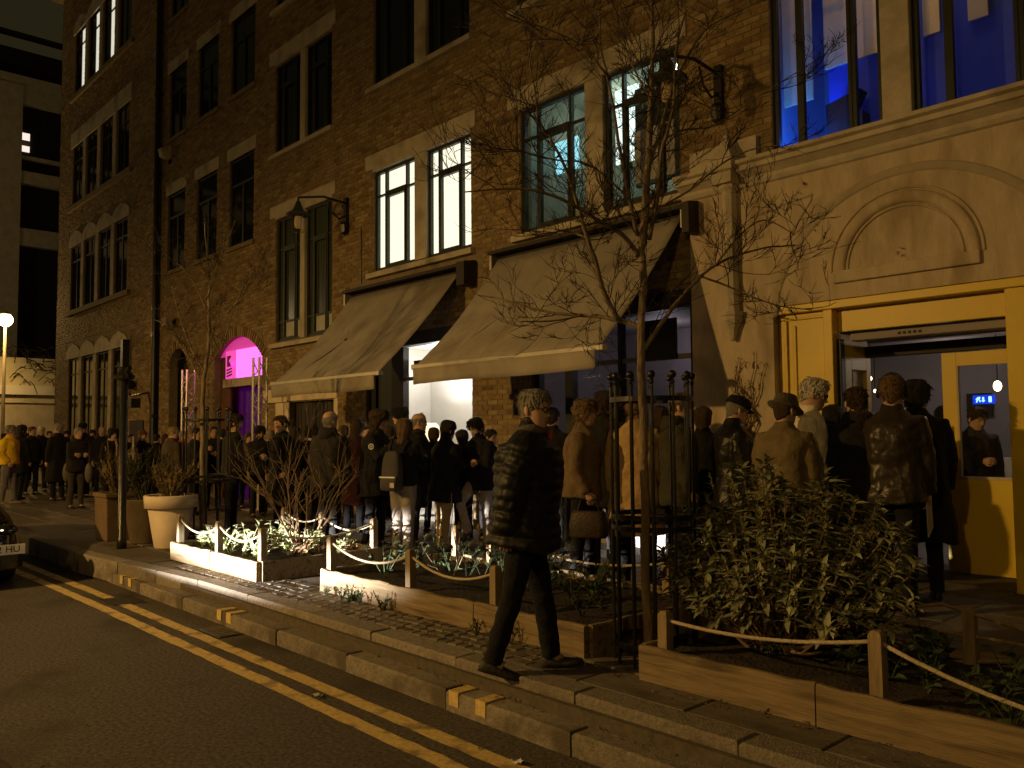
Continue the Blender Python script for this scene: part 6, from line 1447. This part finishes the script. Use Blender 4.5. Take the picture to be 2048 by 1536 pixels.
for k, (hx, hy, Y, look, hr, hs, lab) in enumerate((
    (8, 866, 6.2, 30, 'brown', 'short', 'dark figure cut by the left edge behind the yellow jacket'),
    (99, 862, 6.8, -60, 'brown', 'short', 'brown-haired face between the tall man and the white-haired man'),
    (185, 860, 7.2, -70, 'black', 'thick', 'dark-haired figure against the left brick pier'),
    (246, 862, 7.3, 60, 'light', 'short', 'figure half hidden by the black post'),
    (313, 868, 7.3, 80, 'black', 'short', 'dark figure by the drainpipe'),
    (447, 858, 7.4, 80, 'black', 'short', 'dark figure at the foot of the magenta doorway'),
    (592, 856, 7.3, 60, 'black', 'thick', 'dark figure before the slatted gate'),
    (688, 850, 7.5, 100, 'brown', 'short', 'dark figure by the brick pier behind the bald man'),
    (867, 856, 7.7, 60, 'brown', 'thick', 'short dark figure beside the shop lamp'),
    (925, 862, 7.6, 110, 'black', 'bob', 'dark figure between the beanie wearer and the bent-leg man'),
    (30, 862, 6.6, -40, 'grey', 'short', 'grey head just behind the yellow jacket'),
    (55, 866, 7.0, -90, 'black', 'bob', 'face in the deep crowd behind the long black hair'),
    (110, 868, 7.4, 40, 'brown', 'long', 'long-haired figure deep in the crowd under the stone lintels'),
    (146, 870, 7.6, -60, 'light', 'short', 'light-haired figure deep in the crowd left of the flat cap'),
    (216, 872, 7.7, -30, 'brown', 'thick', 'dark figure against the notice board'),
    (262, 874, 7.6, -100, 'black', 'short', 'short dark figure right of the black post'),
    (330, 874, 7.8, -40, 'brown', 'long', 'dark long-haired figure before the arched door'),
    (410, 868, 7.6, -80, 'brown', 'short', 'shadowed face behind the thin tree trunk'),
    (497, 866, 7.6, -60, 'brown', 'bob', 'dark figure behind the flat-topped man'),
    (575, 868, 7.6, 120, 'light', 'short', 'figure tucked behind the pale man in black'),
    (640, 858, 7.0, 30, 'black', 'thick', 'dark figure tucked beside the bald man'),
    (735, 852, 7.5, -120, 'black', 'short', 'dark figure behind the curly-haired woman'),
    (778, 850, 6.9, 80, 'brown', 'short', 'dark figure filling the gap left of the backpack'),
    (980, 858, 7.6, -60, 'black', 'short', 'dark figure against the brick pier left of the walking man'),
    (1238, 815, 7.2, 80, 'black', 'short', 'dark figure just left of the tree guard'),
    (1318, 812, 7.2, 90, 'brown', 'bob', 'dark figure behind the tan coat'),
    (1665, 812, 7.7, 90, 'black', 'thick', 'dark figure by the yellow door post'),
    (1105, 815, 7.4, 60, 'black', 'short', 'dark figure behind the walking man'),
    (1405, 815, 7.4, 70, 'brown', 'thick', 'dark figure between the tree guard and the cap wearer'))):
    who(lab, hx, hy, Y, look, top='dark_coat' if k % 2 else 'black_coat', topc=DK if k % 2 else BLACK, hair=hr, hstyle=hs, fine=False, hem=.7)
for px_, py_, Y, lab in ((133, 945, 5.1, 'dull grey shoulder bag hanging by the folded-arms man'), (178, 946, 5.15, 'dark rounded shoulder bag with a small buckle near the post')):
    p = py(px_, py_, Y); t = thing('shoulder_bag', lab, 'bag', p); m = MB(); m.ball(p, (.13, .07, .2), 12, 8); m.build('bag_body', cloth('grey_bag', (.09, .08, .075), .6), t, smooth=True)
    m = MB(); m.tube([p + np.array([-.05, 0, .17]), p + np.array([-.01, 0, .62]), p + np.array([.05, 0, .17])], .012, 5); m.build('strap', 'black', t)
